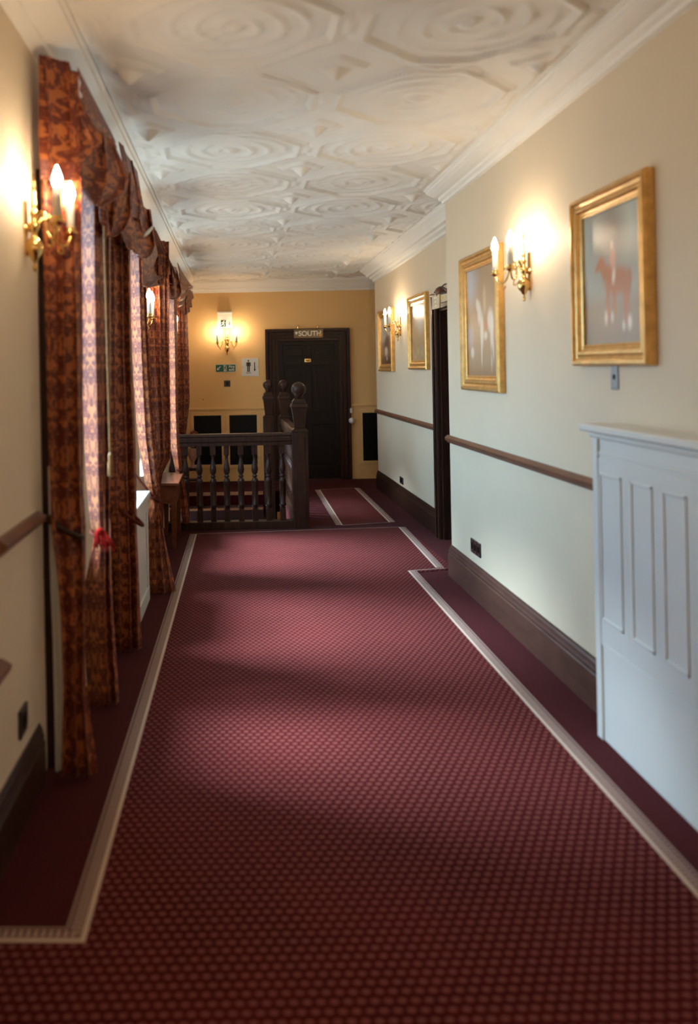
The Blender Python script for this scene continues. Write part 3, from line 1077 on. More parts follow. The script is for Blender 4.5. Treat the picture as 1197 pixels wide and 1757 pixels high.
# ------------------------------------------------------------------ brass candle sconces
def make_sconce(label):
    """local frame: +X out from the wall, Z up, z=0 at the candle pans"""
    t = thing('wall_sconce', label, 'wall lamp', (0, 0, 0), 'brass twin candle wall sconces')
    mb = MB()
    mb.lathe([(0.004, -0.168), (0.008, -0.160), (0.009, -0.150), (0.005, -0.142), (0.006, -0.132), (0.012, -0.126), (0.016, -0.116), (0.030, -0.100),
              (0.036, -0.080), (0.034, -0.062), (0.022, -0.046), (0.012, -0.036), (0.011, -0.020), (0.016, -0.012), (0.022, 0.0), (0.020, 0.014),
              (0.010, 0.022), (0.009, 0.040), (0.015, 0.050), (0.012, 0.062), (0.008, 0.072), (0.012, 0.086), (0.008, 0.10), (0.006, 0.118),
              (0.009, 0.128), (0.006, 0.142), (0.004, 0.165), (0.006, 0.176), (0.002, 0.205)], (0.034, 0, 0), 20)
    mb.box(0.0, 0.006, -0.018, 0.018, -0.11, 0.10)
    mb.build('back_stem', 'brass', t)
    mb = MB()
    mb.lathe([(0.026, 0.0), (0.026, 0.006), (0.012, 0.012), (0.012, 0.03)], (0, 0, -0.005), 18, axis='x')
    mb.build('wall_boss', 'brass', t)
    for s in (-1, 1):
        mb = MB()
        mb.tube([(0.045, s * 0.012, 0.005), (0.062, s * 0.026, 0.042), (0.078, s * 0.044, 0.050), (0.090, s * 0.060, 0.020), (0.100, s * 0.076, -0.030),
                 (0.116, s * 0.096, -0.056), (0.136, s * 0.118, -0.050), (0.148, s * 0.130, -0.022), (0.150, s * 0.132, -0.006)], 0.0055, 8, 5)
        mb.tube([(0.092, s * 0.064, 0.012), (0.108, s * 0.080, 0.030), (0.116, s * 0.090, 0.010), (0.108, s * 0.082, -0.004)], 0.0035, 6, 4)
        mb.tube([(0.116, s * 0.096, -0.054), (0.126, s * 0.104, -0.080), (0.112, s * 0.092, -0.088), (0.106, s * 0.088, -0.076)], 0.0035, 6, 4)
        arm = mb.build('arm', 'brass', t)
        pan = MB().lathe([(0.008, -0.014), (0.012, -0.008), (0.027, -0.002), (0.030, 0.004), (0.024, 0.004), (0.018, 0.001), (0.018, 0.018), (0.021, 0.022), (0.016, 0.024)],
                         (0.150, s * 0.132, -0.004), 18).build('drip_pan', 'brass', t)
        MB().lathe([(0.0155, 0.016), (0.0155, 0.122), (0.012, 0.125)], (0.150, s * 0.132, 0), 16).build('candle_tube', 'candle', t)
        MB().lathe([(0.009, 0.124), (0.0145, 0.132), (0.0185, 0.146), (0.0175, 0.160), (0.0125, 0.176), (0.0065, 0.192), (0.0015, 0.204)],
                   (0.150, s * 0.132, 0), 16).build('flame_bulb', 'bulb', t)
    return t


sc0 = make_sconce('brass twin candle sconce on the left wall beside the nearest curtain')
SC = [(LX(0.0, 3.33), 3.33, 2.150, 0.0, None),
      (LX(0.0, 6.56), 6.56, 1.995, 0.0, 'brass candle sconce in front of the curtain by the deep rust swag'),
      (LX(0.0, 9.13), 9.13, 1.980, 0.0, 'small brass candle sconce against the orange lit curtain near the end wall'),
      (XR, 4.80, 2.105, PI, 'brass twin candle sconce on the right wall between the two large paintings'),
      (XF, 9.74, 2.035, PI, 'brass twin candle sconce on the right wall between the two far paintings'),
      (0.0, YW, 1.955, -PI / 2, 'brass twin candle sconce on the end wall above the green fire exit sign')]
protos = sc0
for i, (x, y, z, rz, lab) in enumerate(SC):
    s_ = sc0 if i == 0 else copy_tree(sc0)
    s_.location = (x, y, z)
    s_.rotation_euler = (0, 0, rz)
    if lab:
        s_['label'] = lab


# ------------------------------------------------------------------ paintings
def blob(u, v, cu_, cv, ru, rv, soft=0.35, rot=0.0):
    c_, s_ = math.cos(rot), math.sin(rot)
    du, dv = u - cu_, v - cv
    a = (du * c_ + dv * s_) / ru
    bb = (-du * s_ + dv * c_) / rv
    d = np.sqrt(a * a + bb * bb)
    return np.clip((1 + soft - d) / (2 * soft), 0, 1)


def mixc_(col, m_, c):
    return col + (np.array(c) - col) * m_[..., None]


def noise2(u, v, k, seed):
    rg = np.random.RandomState(seed)
    out_ = np.zeros_like(u)
    for i in range(10):
        a, b_, p = rg.uniform(-k, k), rg.uniform(-k, k), rg.uniform(0, 6.28)
        out_ += np.sin(a * u + b_ * v + p)
    return out_ / 10 * 1.6


def paint1(u, v):
    col = np.ones(u.shape + (3,)) * np.array(srgb(158, 160, 150))
    col = mixc_(col, np.clip(0.5 + noise2(u, v, 9, 1), 0, 1) * np.clip((v - .3) / .3, 0, 1), srgb(190, 200, 190))
    col = mixc_(col, np.clip((0.42 - v) / 0.14, 0, 1), srgb(150, 130, 105))
    col = mixc_(col, 0.5 * np.clip(noise2(u, v, 16, 3), 0, 1) * np.clip((0.45 - v) / 0.1, 0, 1), srgb(120, 110, 90))
    col = mixc_(col, 0.95 * blob(u, v, .52, .80, .22, .17, .5), srgb(112, 92, 80))
    col = mixc_(col, 0.6 * blob(u, v, .52, .60, .36, .16, .6), srgb(140, 128, 118))
    hz = srgb(176, 100, 46)
    for b_ in ((.60, .46, .22, .10, 0), (.36, .57, .055, .10, .5), (.29, .60, .085, .035, .5), (.47, .52, .09, .07, 0), (.44, .30, .035, .15, 0), (.55, .31, .03, .13, 0), (.74, .30, .04, .15, .1), (.80, .42, .03, .12, -.15)):
        col = mixc_(col, 0.9 * blob(u, v, *b_[:4], soft=.3, rot=b_[4]), hz)
    col = mixc_(col, blob(u, v, .53, .63, .05, .075, .4), srgb(220, 160, 135))
    col = mixc_(col, blob(u, v, .52, .725, .022, .03, .4), srgb(235, 200, 180))
    col = mixc_(col, blob(u, v, .545, .50, .025, .06, .4, -.2), srgb(232, 215, 195))
    for b_ in ((.40, .20, .025, .05), (.51, .20, .02, .04), (.80, .15, .03, .05), (.70, .13, .018, .035)):
        col = mixc_(col, blob(u, v, *b_, soft=.5), srgb(225, 215, 200))
    return col


def paint2(u, v):
    col = np.ones(u.shape + (3,)) * np.array(srgb(172, 146, 116))
    col = mixc_(col, 0.4 * np.clip(noise2(u, v, 12, 5), 0, 1), srgb(150, 122, 95))
    col = mixc_(col, blob(u, v, .0, .90, .32, .22, .5), srgb(182, 185, 190))
    col = mixc_(col, 0.7 * blob(u, v, .05, .38, .14, .1, .5), srgb(190, 185, 190))
    wh = srgb(222, 214, 200)
    for b_ in ((.36, .66, .05, .06, .6), (.42, .58, .06, .10, 0), (.50, .42, .055, .16, 0), (.48, .22, .022, .14, 0), (.78, .50, .09, .10, 0), (.82, .38, .05, .14, -.1), (.86, .24, .02, .1, 0), (.62, .37, .05, .04, 0), (.16, .22, .06, .05, 0), (.80, .12, .016, .08, 0)):
        col = mixc_(col, .85 * blob(u, v, *b_[:4], soft=.35, rot=b_[4]), wh)
    col = mixc_(col, .8 * blob(u, v, .60, .70, .05, .12, .4), srgb(208, 182, 150))
    col = mixc_(col, .7 * blob(u, v, .62, .46, .06, .06, .4), srgb(185, 120, 85))
    col = mixc_(col, .6 * np.clip((.13 - v) / .1, 0, 1), srgb(150, 112, 78))
    return col


def paint3(u, v):
    col = np.ones(u.shape + (3,)) * np.array(srgb(178, 150, 112))
    col = mixc_(col, blob(u, v, .55, .85, .35, .25, .5), srgb(196, 190, 182))
    col = mixc_(col, .6 * blob(u, v, .6, .6, .15, .15, .5), srgb(190, 195, 190))
    col = mixc_(col, .6 * np.clip(noise2(u, v, 26, 8), 0, 1) * np.clip((.5 - v) / .2, 0, 1), srgb(140, 110, 74))
    for b_ in ((.45, .16, .1, .06), (.25, .08, .08, .04), (.7, .12, .07, .05)):
        col = mixc_(col, .6 * blob(u, v, *b_, soft=.5), srgb(206, 180, 140))
    return col


def paint4(u, v):
    col = np.ones(u.shape + (3,)) * np.array(srgb(192, 184, 170))
    col = mixc_(col, np.clip((.55 - v) / .2, 0, 1), srgb(150, 115, 82))
    col = mixc_(col, .9 * blob(u, v, .55, .46, .22, .16, .4, .3), srgb(120, 78, 50))
    col = mixc_(col, .9 * np.clip((.22 - v) / .1, 0, 1), srgb(98, 62, 42))
    col = mixc_(col, blob(u, v, .45, .27, .13, .09, .4), srgb(215, 200, 180))
    col = mixc_(col, blob(u, v, .5, .12, .07, .04, .4), srgb(200, 180, 160))
    return col


def picture(label, xw, y0, y1, z0, z1, pf, fw, depth=0.045):
    t = thing('painting', label, 'picture', (xw, (y0 + y1) / 2, z0), 'gilt framed paintings on the right wall')
    prof = [(0, 0), (0, depth * .75), (0.10, depth), (0.22, depth), (0.30, depth * .72), (0.42, depth * .62), (0.55, depth * .80), (0.66, depth * .80),
            (0.74, depth * .5), (0.86, depth * .42), (0.93, depth * .55), (1.0, depth * .5), (1.0, 0)]
    path = []
    for cy_, cz_, sy, sz in ((y0, z0, 1, 1), (y1, z0, -1, 1), (y1, z1, -1, -1), (y0, z1, 1, -1)):
        path.append([(xw - d_ - 0.002, cy_ + sy * w_ * fw, cz_ + sz * w_ * fw) for w_, d_ in prof])
    mb = MB()
    k = len(prof)
    vs = [p for ring in path for p in ring]
    fs = []
    for i in range(4):
        i2 = (i + 1) % 4
        for j in range(k):
            j2 = (j + 1) % k
            fs.append((i * k + j, i * k + j2, i2 * k + j2, i2 * k + j))
    mb.add(vs, fs)
    mb.build('frame', 'gold', t)
    # canvas
    nu, nv = 90, 110
    iy0, iy1, iz0, iz1 = y0 + fw * .96, y1 - fw * .96, z0 + fw * .96, z1 - fw * .96
    us, vs_ = np.meshgrid(np.linspace(0, 1, nu + 1), np.linspace(0, 1, nv + 1))
    colr = np.clip(pf(us, vs_), 0, 1)
    pts = np.stack([np.full(us.shape, xw - depth * .30), iy1 + (iy0 - iy1) * us, iz0 + (iz1 - iz0) * vs_], -1).reshape(-1, 3)
    cm = MB()
    cm.add([tuple(map(float, p)) for p in pts], [(j * (nu + 1) + i, j * (nu + 1) + i + 1, (j + 1) * (nu + 1) + i + 1, (j + 1) * (nu + 1) + i) for j in range(nv) for i in range(nu)])
    ob = cm.build('canvas', 'paint', t, fix=False)
    ca = ob.data.color_attributes.new('Paint', 'FLOAT_COLOR', 'POINT')
    ca.data.foreach_set('color', np.concatenate([colr.reshape(-1, 3), np.ones((len(pts), 1))], 1).reshape(-1).astype(np.float32))
    md = ob.modifiers.new('canvas_thickness', 'SOLIDIFY')
    md.thickness = 0.006
    return t


picture('gilt framed painting of a rider on a chestnut horse under a grey sky', XR, 3.39, 4.13, 1.58, 2.35, paint1, 0.095)
picture('gilt framed brown painting of two white horses beside the right wall sconce', XR, 5.25, 6.105, 1.42, 2.325, paint2, 0.10)
picture('gilt framed hazy tan landscape painting nearest the dark doorway', XF, 8.36, 9.19, 1.55, 2.30, paint3, 0.095)
picture('gilt framed painting with dark brown ground at the far end of right wall', XF, 10.1, 11.0, 1.527, 2.27, paint4, 0.09)

# ------------------------------------------------------------------ painted cupboard on the right
cb = thing('cupboard', 'long white painted panelled cupboard with a shelf top against the right wall', 'cupboard', (1.6, 3.1, 0))
xf, ya, yb = 1.562, 3.74, 2.18
MB().box(xf, XR, yb, ya, 0.0, 1.30).build('body', 'white', cb, bevel=0.003)
mb = MB()
mb.box(1.515, XR, yb - 0.02, ya + 0.05, 1.302, 1.335)
mb.box(1.545, XR, yb, ya + 0.02, 1.275, 1.302)
mb.build('shelf_top', 'white', cb, bevel=0.008)
mb = MB()
mb.box(xf - 0.010, xf, ya - 0.05, ya, 0.0, 1.275)
mb.box(xf - 0.006, xf, yb, ya - 0.05, 1.205, 1.222)
mb.box(xf - 0.006, xf, yb, ya - 0.05, 0.40, 0.415)
mb.build('moulding', 'white', cb, bevel=0.003)
pans = [(3.47, 3.672), (3.215, 3.39), (2.975, 3.14), (2.72, 2.895), (2.47, 2.64)]
for a, b_ in pans:
    d = MB().box(xf - 0.008, xf, a - 0.040, b_ + 0.040 if b_ < 3.6 else b_ + 0.014, 0.42, 1.195).build('door', 'white', cb, bevel=0.002)
    z0, z1, w_ = 0.515, 1.135, 0.014
    mb = MB()
    for (y0, y1, q0, q1) in ((a, b_, z0, z0 + w_), (a, b_, z1 - w_, z1), (a, a + w_, z0, z1), (b_ - w_, b_, z0, z1)):
        mb.box(xf - 0.014, xf - 0.008, y0, y1, q0, q1)
    ob = mb.build('panel_moulding', 'white', d, bevel=0.004)
mb = MB()
mb.lathe([(0.004, 0.0), (0.012, -0.008), (0.014, -0.016), (0.008, -0.022)], (xf - 0.008, 3.405, 0.83), 14, axis='x')

# ------------------------------------------------------------------ far door in its moulded frame
def far_xz(px, py):
    return XP(px, py, YW), ZP(px, py, YW)


fx0, _ = far_xz(456.5, 690)
fx1, _ = far_xz(601, 690)
dx0, _ = far_xz(479, 690)
dx1, _ = far_xz(582, 690)
ft = far_xz(528, 564)[1]
dt = far_xz(528, 585)[1]
dr = thing('door_1', None, None, ((fx0 + fx1) / 2, YW, 0), kind='structure')
mb = MB()


def arch_ring(mb, x0, x1, zt, x0i, x1i, zti, y0, y1):
    mb.box(x0, x0i, y0, y1, 0, zt)
    mb.box(x1i, x1, y0, y1, 0, zt)
    mb.box(x0i, x1i, y0, y1, zti, zt)


wL = dx0 - fx0
arch_ring(mb, fx0, fx1, ft, dx0, dx1, dt, YW - 0.03, YW)
arch_ring(mb, fx0, fx1, ft, fx0 + wL * .22, fx1 - wL * .22, ft - wL * .22, YW - 0.065, YW - 0.03)
arch_ring(mb, fx0 + wL * .3, fx1 - wL * .3, ft - wL * .3, fx0 + wL * .48, fx1 - wL * .48, ft - wL * .48, YW - 0.05, YW - 0.03)
arch_ring(mb, fx0 + wL * .62, fx1 - wL * .62, ft - wL * .62, fx0 + wL * .74, fx1 - wL * .74, ft - wL * .74, YW - 0.045, YW - 0.03)
mb.build('door_frame', 'dark_wood', dr, bevel=0.005)
lf = MB().box(dx0, dx1, YW - 0.012, YW, 0.01, dt).build('door_leaf', 'door_wood', dr)
W_ = dx1 - dx0
mb = MB()
st = 0.10


def rails(mb, xa, xb, za, zb, y_=0.028):
    mb.box(xa, xb, YW - y_, YW - 0.010, za, zb)


sl, sr_ = dx0 + st * .6, dx1 - st * .6
xm = (dx0 + dx1) / 2
rails(mb, dx0, sl, 0.01, dt)
rails(mb, sr_, dx1, 0.01, dt)
lev = ((0.01, 0.2), (0.78, 0.96), (1.62, 1.72), (dt - 0.06, dt))
for za, zb in lev:
    rails(mb, sl, sr_, za, zb, 0.0272)
for (z0_, z1_), (z2_, z3_) in zip(lev, lev[1:]):
    rails(mb, xm - 0.04, xm + 0.04, z1_, z2_, 0.0264)
    for xa, xb in ((sl, xm - 0.04), (xm + 0.04, sr_)):      # raised field of each panel
        rails(mb, xa + 0.04, xb - 0.04, z1_ + 0.04, z2_ - 0.04, 0.018)
mb.build('door_panelling', 'door_wood', lf, bevel=0.006)
x, z = far_xz(527.5, 618.5)
pl_ = MB().box(x - 0.045, x + 0.045, YW - 0.034, YW - 0.028, z - 0.025, z + 0.025).build('number_plate', 'brass', lf, bevel=0.003)
MB().box(x - 0.03, x + 0.03, YW - 0.036, YW - 0.034, z - 0.008, z + 0.004).build('plate_engraving', 'ink', lf)

# SOUTH plaque over the door
x0, z1 = far_xz(503, 566)
x1, z0 = far_xz(553, 580)
sg = thing('door_sign', 'bronze plaque reading SOUTH hung over the dark end door', 'sign', ((x0 + x1) / 2, YW - 0.08, z0))
MB().box(x0, x1, YW - 0.092, YW - 0.08, z0, z1).build('plaque', 'plaque', sg, bevel=0.003)
zc_ = (z0 + z1) / 2
text_mesh('SOUTH', 0.098, 'lettering', 'letter', sg, face_cam((x0 + 0.225, YW - 0.0935, zc_)), 0.001, bold=0.002)
mb = MB()
mb.lathe([(0.0, 0), (0.022, 0), (0.022, -0.003), (0.0, -0.003)], (x1 - 0.035, YW - 0.092, zc_ - 0.02), 16, axis='y')
mb.build('round_badge', 'orange_paint', sg)
mb = MB()
c0 = (x0 + 0.035, zc_ + 0.01)
mb.add([(c0[0] - 0.018, YW - 0.094, c0[1] + 0.02), (c0[0] + 0.018, YW - 0.094, c0[1] + 0.02), (c0[0] + 0.016, YW - 0.094, c0[1] - 0.008), (c0[0], YW - 0.094, c0[1] - 0.024), (c0[0] - 0.016, YW - 0.094, c0[1] - 0.008)], [(0, 1, 2, 3, 4)])
mb.build('shield_emblem', 'letter', sg)
for px_ in (510.5, 543.5):
    xx_, _ = far_xz(px_, 560)
    mb = MB()
    mb.tube([(xx_, YW - 0.08, z1 - 0.01), (xx_, YW - 0.075, z1 + 0.03), (xx_, YW - 0.03, z1 + 0.05), (xx_, YW, z1 + 0.04)], 0.006, 6, 4)
    mb.lathe([(0.002, 0.07), (0.007, 0.05), (0.012, 0.035), (0.006, 0.02), (0.010, 0.0)], (xx_, YW - 0.08, z1), 10)
    mb.build('hanger', 'brass', sg)

# ------------------------------------------------------------------ end wall panelling below dado height
def wainscot(name, pxa, pxb, panels, ztop, zb):
    xa = pxa
    xb = pxb
    t = thing(name, None, None, ((xa + xb) / 2, YW, 0), kind='structure')
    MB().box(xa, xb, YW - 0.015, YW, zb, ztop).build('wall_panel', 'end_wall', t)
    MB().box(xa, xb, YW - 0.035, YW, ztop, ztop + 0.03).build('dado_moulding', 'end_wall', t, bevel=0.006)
    for p0, p1, z0, z1 in panels:
        fr = 0.05
        mb = MB()
        arch = [(p0 - fr, p0, z0 - fr, z1 + fr), (p1, p1 + fr, z0 - fr, z1 + fr), (p0, p1, z0 - fr, z0), (p0, p1, z1, z1 + fr)]
        for a, b_, c_, d_ in arch:
            mb.box(a, b_, YW - 0.027, YW - 0.015, c_, d_)
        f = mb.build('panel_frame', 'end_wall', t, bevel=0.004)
        tag(MB().box(p0, p1, YW - 0.020, YW - 0.0152, z0, z1).build('black_inset', 'black', f), 'flat black inset')
    return t


zt_ = far_xz(390, 703)[1]
P1 = (far_xz(333, 755)[0], far_xz(380, 755)[0], far_xz(356, 797)[1], far_xz(356, 713)[1])
P2 = (far_xz(394, 755)[0], far_xz(441, 755)[0], far_xz(418, 797)[1], far_xz(418, 712)[1])
wainscot('trim_10', -0.62, fx0, [P1, P2], zt_, 0.0)
P3 = (far_xz(622, 750)[0], far_xz(660, 750)[0], far_xz(634, 790)[1], far_xz(634, 708)[1])
wainscot('trim_11', fx1, 2.6, [P3], far_xz(622, 697)[1], 0.0)

# fittings on the end wall
x, z = far_xz(601, 704)
MB().box(x - 0.016, x + 0.016, YW - 0.095, YW - 0.03, z - 0.035, z + 0.035).build('door_holder', 'plastic', dr, bevel=0.005)
x, z = far_xz(601.5, 721)
kn = MB()
kn.lathe([(0.0, -0.05), (0.02, -0.048), (0.038, -0.03), (0.042, -0.01), (0.03, 0.005), (0.02, 0.06)], (x, YW - 0.09, z), 18, axis='y')
kn.build('door_knob', 'plastic', dr)

# emergency exit blade
x0, z1 = far_xz(373, 539)
x1, z0 = far_xz(398, 562)
ex = thing('exit_sign', 'clear hanging exit sign with green running figure above the end wall sconce', 'sign', ((x0 + x1) / 2, YW, z0))
MB().box(x0, x1, YW - 0.046, YW - 0.040, z0, z1).build('acrylic_blade', 'acrylic', ex)
MB().box(x0 - 0.005, x1 + 0.005, YW - 0.07, YW, z1, z1 + 0.03).build('mounting_rail', 'plastic', ex, bevel=0.005)


def flat_poly(mb, pts, y, t=0.002):
    n = len(pts)
    vs = [(a, y, b_) for a, b_ in pts] + [(a, y + t, b_) for a, b_ in pts]
    fs = [tuple(range(n)), tuple(range(n, 2 * n))[::-1]] + [(i, (i + 1) % n, n + (i + 1) % n, n + i) for i in range(n)]
    mb.add(vs, fs)


def disc(cx_, cz_, r_, n=14):
    return [(cx_ + r_ * math.cos(2 * PI * i / n), cz_ + r_ * math.sin(2 * PI * i / n)) for i in range(n)]


def limb(a, b_, w_):
    d = Vector((b_[0] - a[0], b_[1] - a[1]))
    d.normalize()
    n = Vector((-d.y, d.x)) * w_ / 2
    return [(a[0] + n.x, a[1] + n.y), (a[0] - n.x, a[1] - n.y), (b_[0] - n.x, b_[1] - n.y), (b_[0] + n.x, b_[1] + n.y)]


def running_man(mb, cx_, cz_, s, y):
    q = lambda a, b_: (cx_ + a * s, cz_ + b_ * s)
    flat_poly(mb, disc(*q(0.12, 0.42), 0.10 * s), y)
    for a, b_, w_ in (((0.08, 0.30), (-0.06, 0.0), .17), ((-0.06, 0.02), (0.16, -0.18), .11), ((0.16, -0.16), (0.10, -0.44), .10), ((-0.06, 0.02), (-0.16, -0.24), .11), ((-0.16, -0.22), (-0.38, -0.28), .09),
                      ((0.07, 0.27), (-0.18, 0.22), .08), ((-0.18, 0.24), (-0.30, 0.06), .07), ((0.08, 0.26), (0.22, 0.08), .08), ((0.22, 0.09), (0.36, 0.14), .07)):
        flat_poly(mb, limb(q(*a), q(*b_), w_ * s), y)


def arrow(mb, cx_, cz_, s, y, ang):
    c_, s_ = math.cos(ang), math.sin(ang)
    rot = lambda a, b_: (cx_ + s * (a * c_ - b_ * s_), cz_ + s * (a * s_ + b_ * c_))
    flat_poly(mb, [rot(*p) for p in ((-.07, .5), (-.07, -.2), (.07, -.2), (.07, .5))], y)
    flat_poly(mb, [rot(*p) for p in ((-.30, -.08), (0, -.5), (.30, -.08), (.17, -.08), (0, -.30), (-.17, -.08))], y)


# green block with a pale running figure, and a green arrow
mb = MB()
bx0, bx1 = x0 + 0.045, x0 + 0.115
bz0, bz1 = z0 + 0.01, z0 + 0.105
flat_poly(mb, [(bx0, bz0), (bx1, bz0), (bx1, bz1), (bx0, bz1)], YW - 0.049)
arrow(mb, x0 + 0.165, z0 + 0.055, 0.06, YW - 0.049, 0)
mb.build('green_symbols', 'exit_green', ex)
mb = MB()
running_man(mb, (bx0 + bx1) / 2, (bz0 + bz1) / 2, 0.085, YW - 0.052)
mb.build('running_figure', 'sign_white', ex)

# fire exit sign
x0, z1 = far_xz(370, 626)
x1, z0 = far_xz(404, 637.5)
fe = thing('fire_exit_sign', 'long green sign reading Fire exit with white arrow and running figure', 'sign', ((x0 + x1) / 2, YW, z0))
MB().box(x0 - 0.006, x1 + 0.006, YW - 0.006, YW, z0 - 0.006, z1 + 0.006).build('backing', 'sign_white', fe)
MB().box(x0, x1, YW - 0.008, YW - 0.006, z0, z1).build('green_face', 'sign_green', fe)
w_ = x1 - x0
zc_ = (z0 + z1) / 2
mb = MB()
arrow(mb, x0 + w_ * 0.15, zc_, 0.075, YW - 0.0105, R(-45))
flat_poly(mb, [(x0 + w_ * .40, z0 + .008), (x0 + w_ * .55, z0 + .008), (x0 + w_ * .55, z1 - .008), (x0 + w_ * .40, z1 - .008)], YW - 0.0105)
mb.build('white_symbols', 'sign_white', fe)
mb = MB()
running_man(mb, x0 + w_ * .475, zc_, 0.08, YW - 0.013)
mb.build('running_figure', 'sign_green', fe)
text_mesh('Fire', 0.052, 'lettering', 'sign_white', fe, face_cam((x0 + w_ * .80, YW - 0.0095, zc_ + 0.02)), 0.001, bold=0.001)
text_mesh('exit', 0.052, 'lettering', 'sign_white', fe, face_cam((x0 + w_ * .80, YW - 0.0095, zc_ - 0.022)), 0.001, bold=0.001)

# gents sign
x0, z1 = far_xz(414, 615)
x1, z0 = far_xz(444, 645)
gs = thing('toilet_sign', 'square pale sign with a black standing man and down arrow', 'sign', ((x0 + x1) / 2, YW, z0))
MB().box(x0, x1, YW - 0.008, YW, z0, z1).build('board', 'sign_white', gs, bevel=0.003)
mb = MB()
cx_, cz_, s = x0 + 0.098, (z0 + z1) / 2 + 0.02, 0.14
flat_poly(mb, disc(cx_, cz_ + 0.50 * s, 0.085 * s), YW - 0.010)
for a, b_, wd in (((0, .36), (0, -.05), .26), ((-.17, .34), (-.19, -.04), .08), ((.17, .34), (.19, -.04), .08), ((-.075, 0), (-.075, -.62), .11), ((.075, 0), (.075, -.62), .11)):
    flat_poly(mb, limb((cx_ + a[0] * s, cz_ + a[1] * s), (cx_ + b_[0] * s, cz_ + b_[1] * s), wd * s), YW - 0.010)
ax_, az_ = x0 + 0.185, (z0 + z1) / 2 + 0.005
flat_poly(mb, [(ax_ - .006, az_ + .065), (ax_ - .006, az_ - .04), (ax_ + .006, az_ - .04), (ax_ + .006, az_ + .065)], YW - 0.010)
flat_poly(mb, [(ax_ - .016, az_ - .035), (ax_, az_ - .065), (ax_ + .016, az_ - .035)], YW - 0.010)
mb.build('pictogram', 'ink', gs)
text_mesh('Gents', 0.030, 'lettering', 'ink', gs, face_cam((x0 + 0.098, YW - 0.0095, z0 + 0.045)), 0.0008)
for q in (x0 + 0.012, x1 - 0.012):
    mb = MB()
    mb.lathe([(0.0, 0), (0.005, 0), (0.005, -0.003), (0.0, -0.003)], (q, YW - 0.008, (z0 + z1) / 2), 10, axis='y')
    mb.build('screw', 'steel', gs)

# dark switch plate
x0, z1 = far_xz(384, 653)
x1, z0 = far_xz(395, 663.5)
sw = thing('light_switch', 'square dark bronze switch plate below the fire exit sign', 'switch', ((x0 + x1) / 2, YW, z0))
MB().box(x0, x1, YW - 0.008, YW, z0, z1).build('plate', 'dark_plastic', sw, bevel=0.003)
MB().box((x0 + x1) / 2 - .012, (x0 + x1) / 2 + .012, YW - 0.014, YW - 0.008, (z0 + z1) / 2 - .02, (z0 + z1) / 2 + .02).build('rocker', 'black', sw, bevel=0.002)
x, z = far_xz(348.5, 686)
hk = MB().tube([(x, YW, z), (x, YW - 0.02, z), (x, YW - 0.025, z + 0.012)], 0.005, 6, 3).build('wall_hook', 'iron')
tag(hk, 'tiny dark hook on the cream end wall near the far curtain', 'hook')

# ------------------------------------------------------------------ doorway on the right
d2 = thing('door_2', None, None, (XF, (D0 + D1) / 2, 0), kind='structure')
mb = MB()
for s, yj in ((1, D1), (-1, D0)):
    a, b_ = (yj, yj + 0.13) if s > 0 else (max(YS + 0.005, yj - 0.13), yj)
    mb.box(XF - 0.030, XF, a, b_, 0, DZ + 0.13)
    mb.box(XF - 0.045, XF - 0.030, (b_ - 0.045 if s > 0 else a), (b_ if s > 0 else a + 0.045), 0, DZ + 0.13)
    mb.box(XF - 0.038, XF - 0.030, yj + s * 0.02 - 0.012, yj + s * 0.02 + 0.012, 0, DZ)
    mb.box(XF, XF + 0.18, yj - 0.02, yj + 0.02, 0, DZ)
mb.box(XF - 0.030, XF, D0, D1, DZ, DZ + 0.13)
mb.box(XF - 0.045, XF - 0.030, D0 - 0.1, D1 + 0.13, DZ + 0.085, DZ + 0.13)
mb.box(XF, XF + 0.18, D0, D1, DZ - 0.02, DZ + 0.01)
mb.build('door_frame', 'dark_wood', d2, bevel=0.004)
mb = MB()
mb.box(XF + 0.10, XF + 0.15, D0, D1, 0.005, DZ)
mb.build('door_leaf', 'door_wood', d2)

# hanging sign above it
hs_ = thing('hanging_sign', 'cream lettered board on a scrolled iron bracket over the right doorway', 'sign', (XF, 7.9, 2.1))
xs_ = XF - 0.07


def wall_pt(px, py, X):
    u_, v_ = uv(px, py)
    Y_ = F * X / u_
    return (X, Y_, H - v_ * Y_ / F)


pA, pB = wall_pt(739.5, 508, xs_), wall_pt(776, 499, xs_)
mb = MB()
mb.tube([pA, pB], 0.017, 8, 1)
mb.build('rod', 'iron', hs_)
for (q0, q1, h_) in (((744.5, 502), (766, 497), 492), ((752, 499), (778, 492), 487)):
    a, b_ = wall_pt(*q0, xs_), wall_pt(*q1, xs_)
    pts = []
    hz_ = wall_pt((q0[0] + q1[0]) / 2, h_, xs_)[2]
    for k in range(13):
        t = k / 12
        base = a[2] + (b_[2] - a[2]) * t
        pts.append((xs_, a[1] + (b_[1] - a[1]) * t, base + (hz_ - (a[2] + b_[2]) / 2) * math.sin(PI * t)))
    MB().tube(pts, 0.006, 6, 2).build('scroll', 'iron', hs_)
c_ = wall_pt(754.5, 501, xs_)
MB().lathe([(0.002, 0.046), (0.018, 0.042), (0.034, 0.031), (0.044, 0.014), (0.046, 0.0), (0.044, -0.014), (0.034, -0.031), (0.018, -0.042), (0.002, -0.046)], (xs_, c_[1], c_[2]), 20).build('ball_boss', 'rail_wood', hs_)
a, b_ = wall_pt(742, 509, xs_ - 0.02), wall_pt(755, 528, xs_ - 0.02)
bd = MB().box(xs_ - 0.028, xs_ - 0.014, b_[1], a[1], b_[2], a[2]).build('board', 'cream_board', hs_, bevel=0.002)
mb = MB()
yc_, zc_ = (a[1] + b_[1]) / 2, (a[2] + b_[2]) / 2
for k in range(3):
    mb.box(xs_ - 0.030, xs_ - 0.028, yc_ - 0.04, yc_ + 0.05 - 0.02 * k, zc_ + 0.03 - 0.035 * k, zc_ + 0.045 - 0.035 * k)
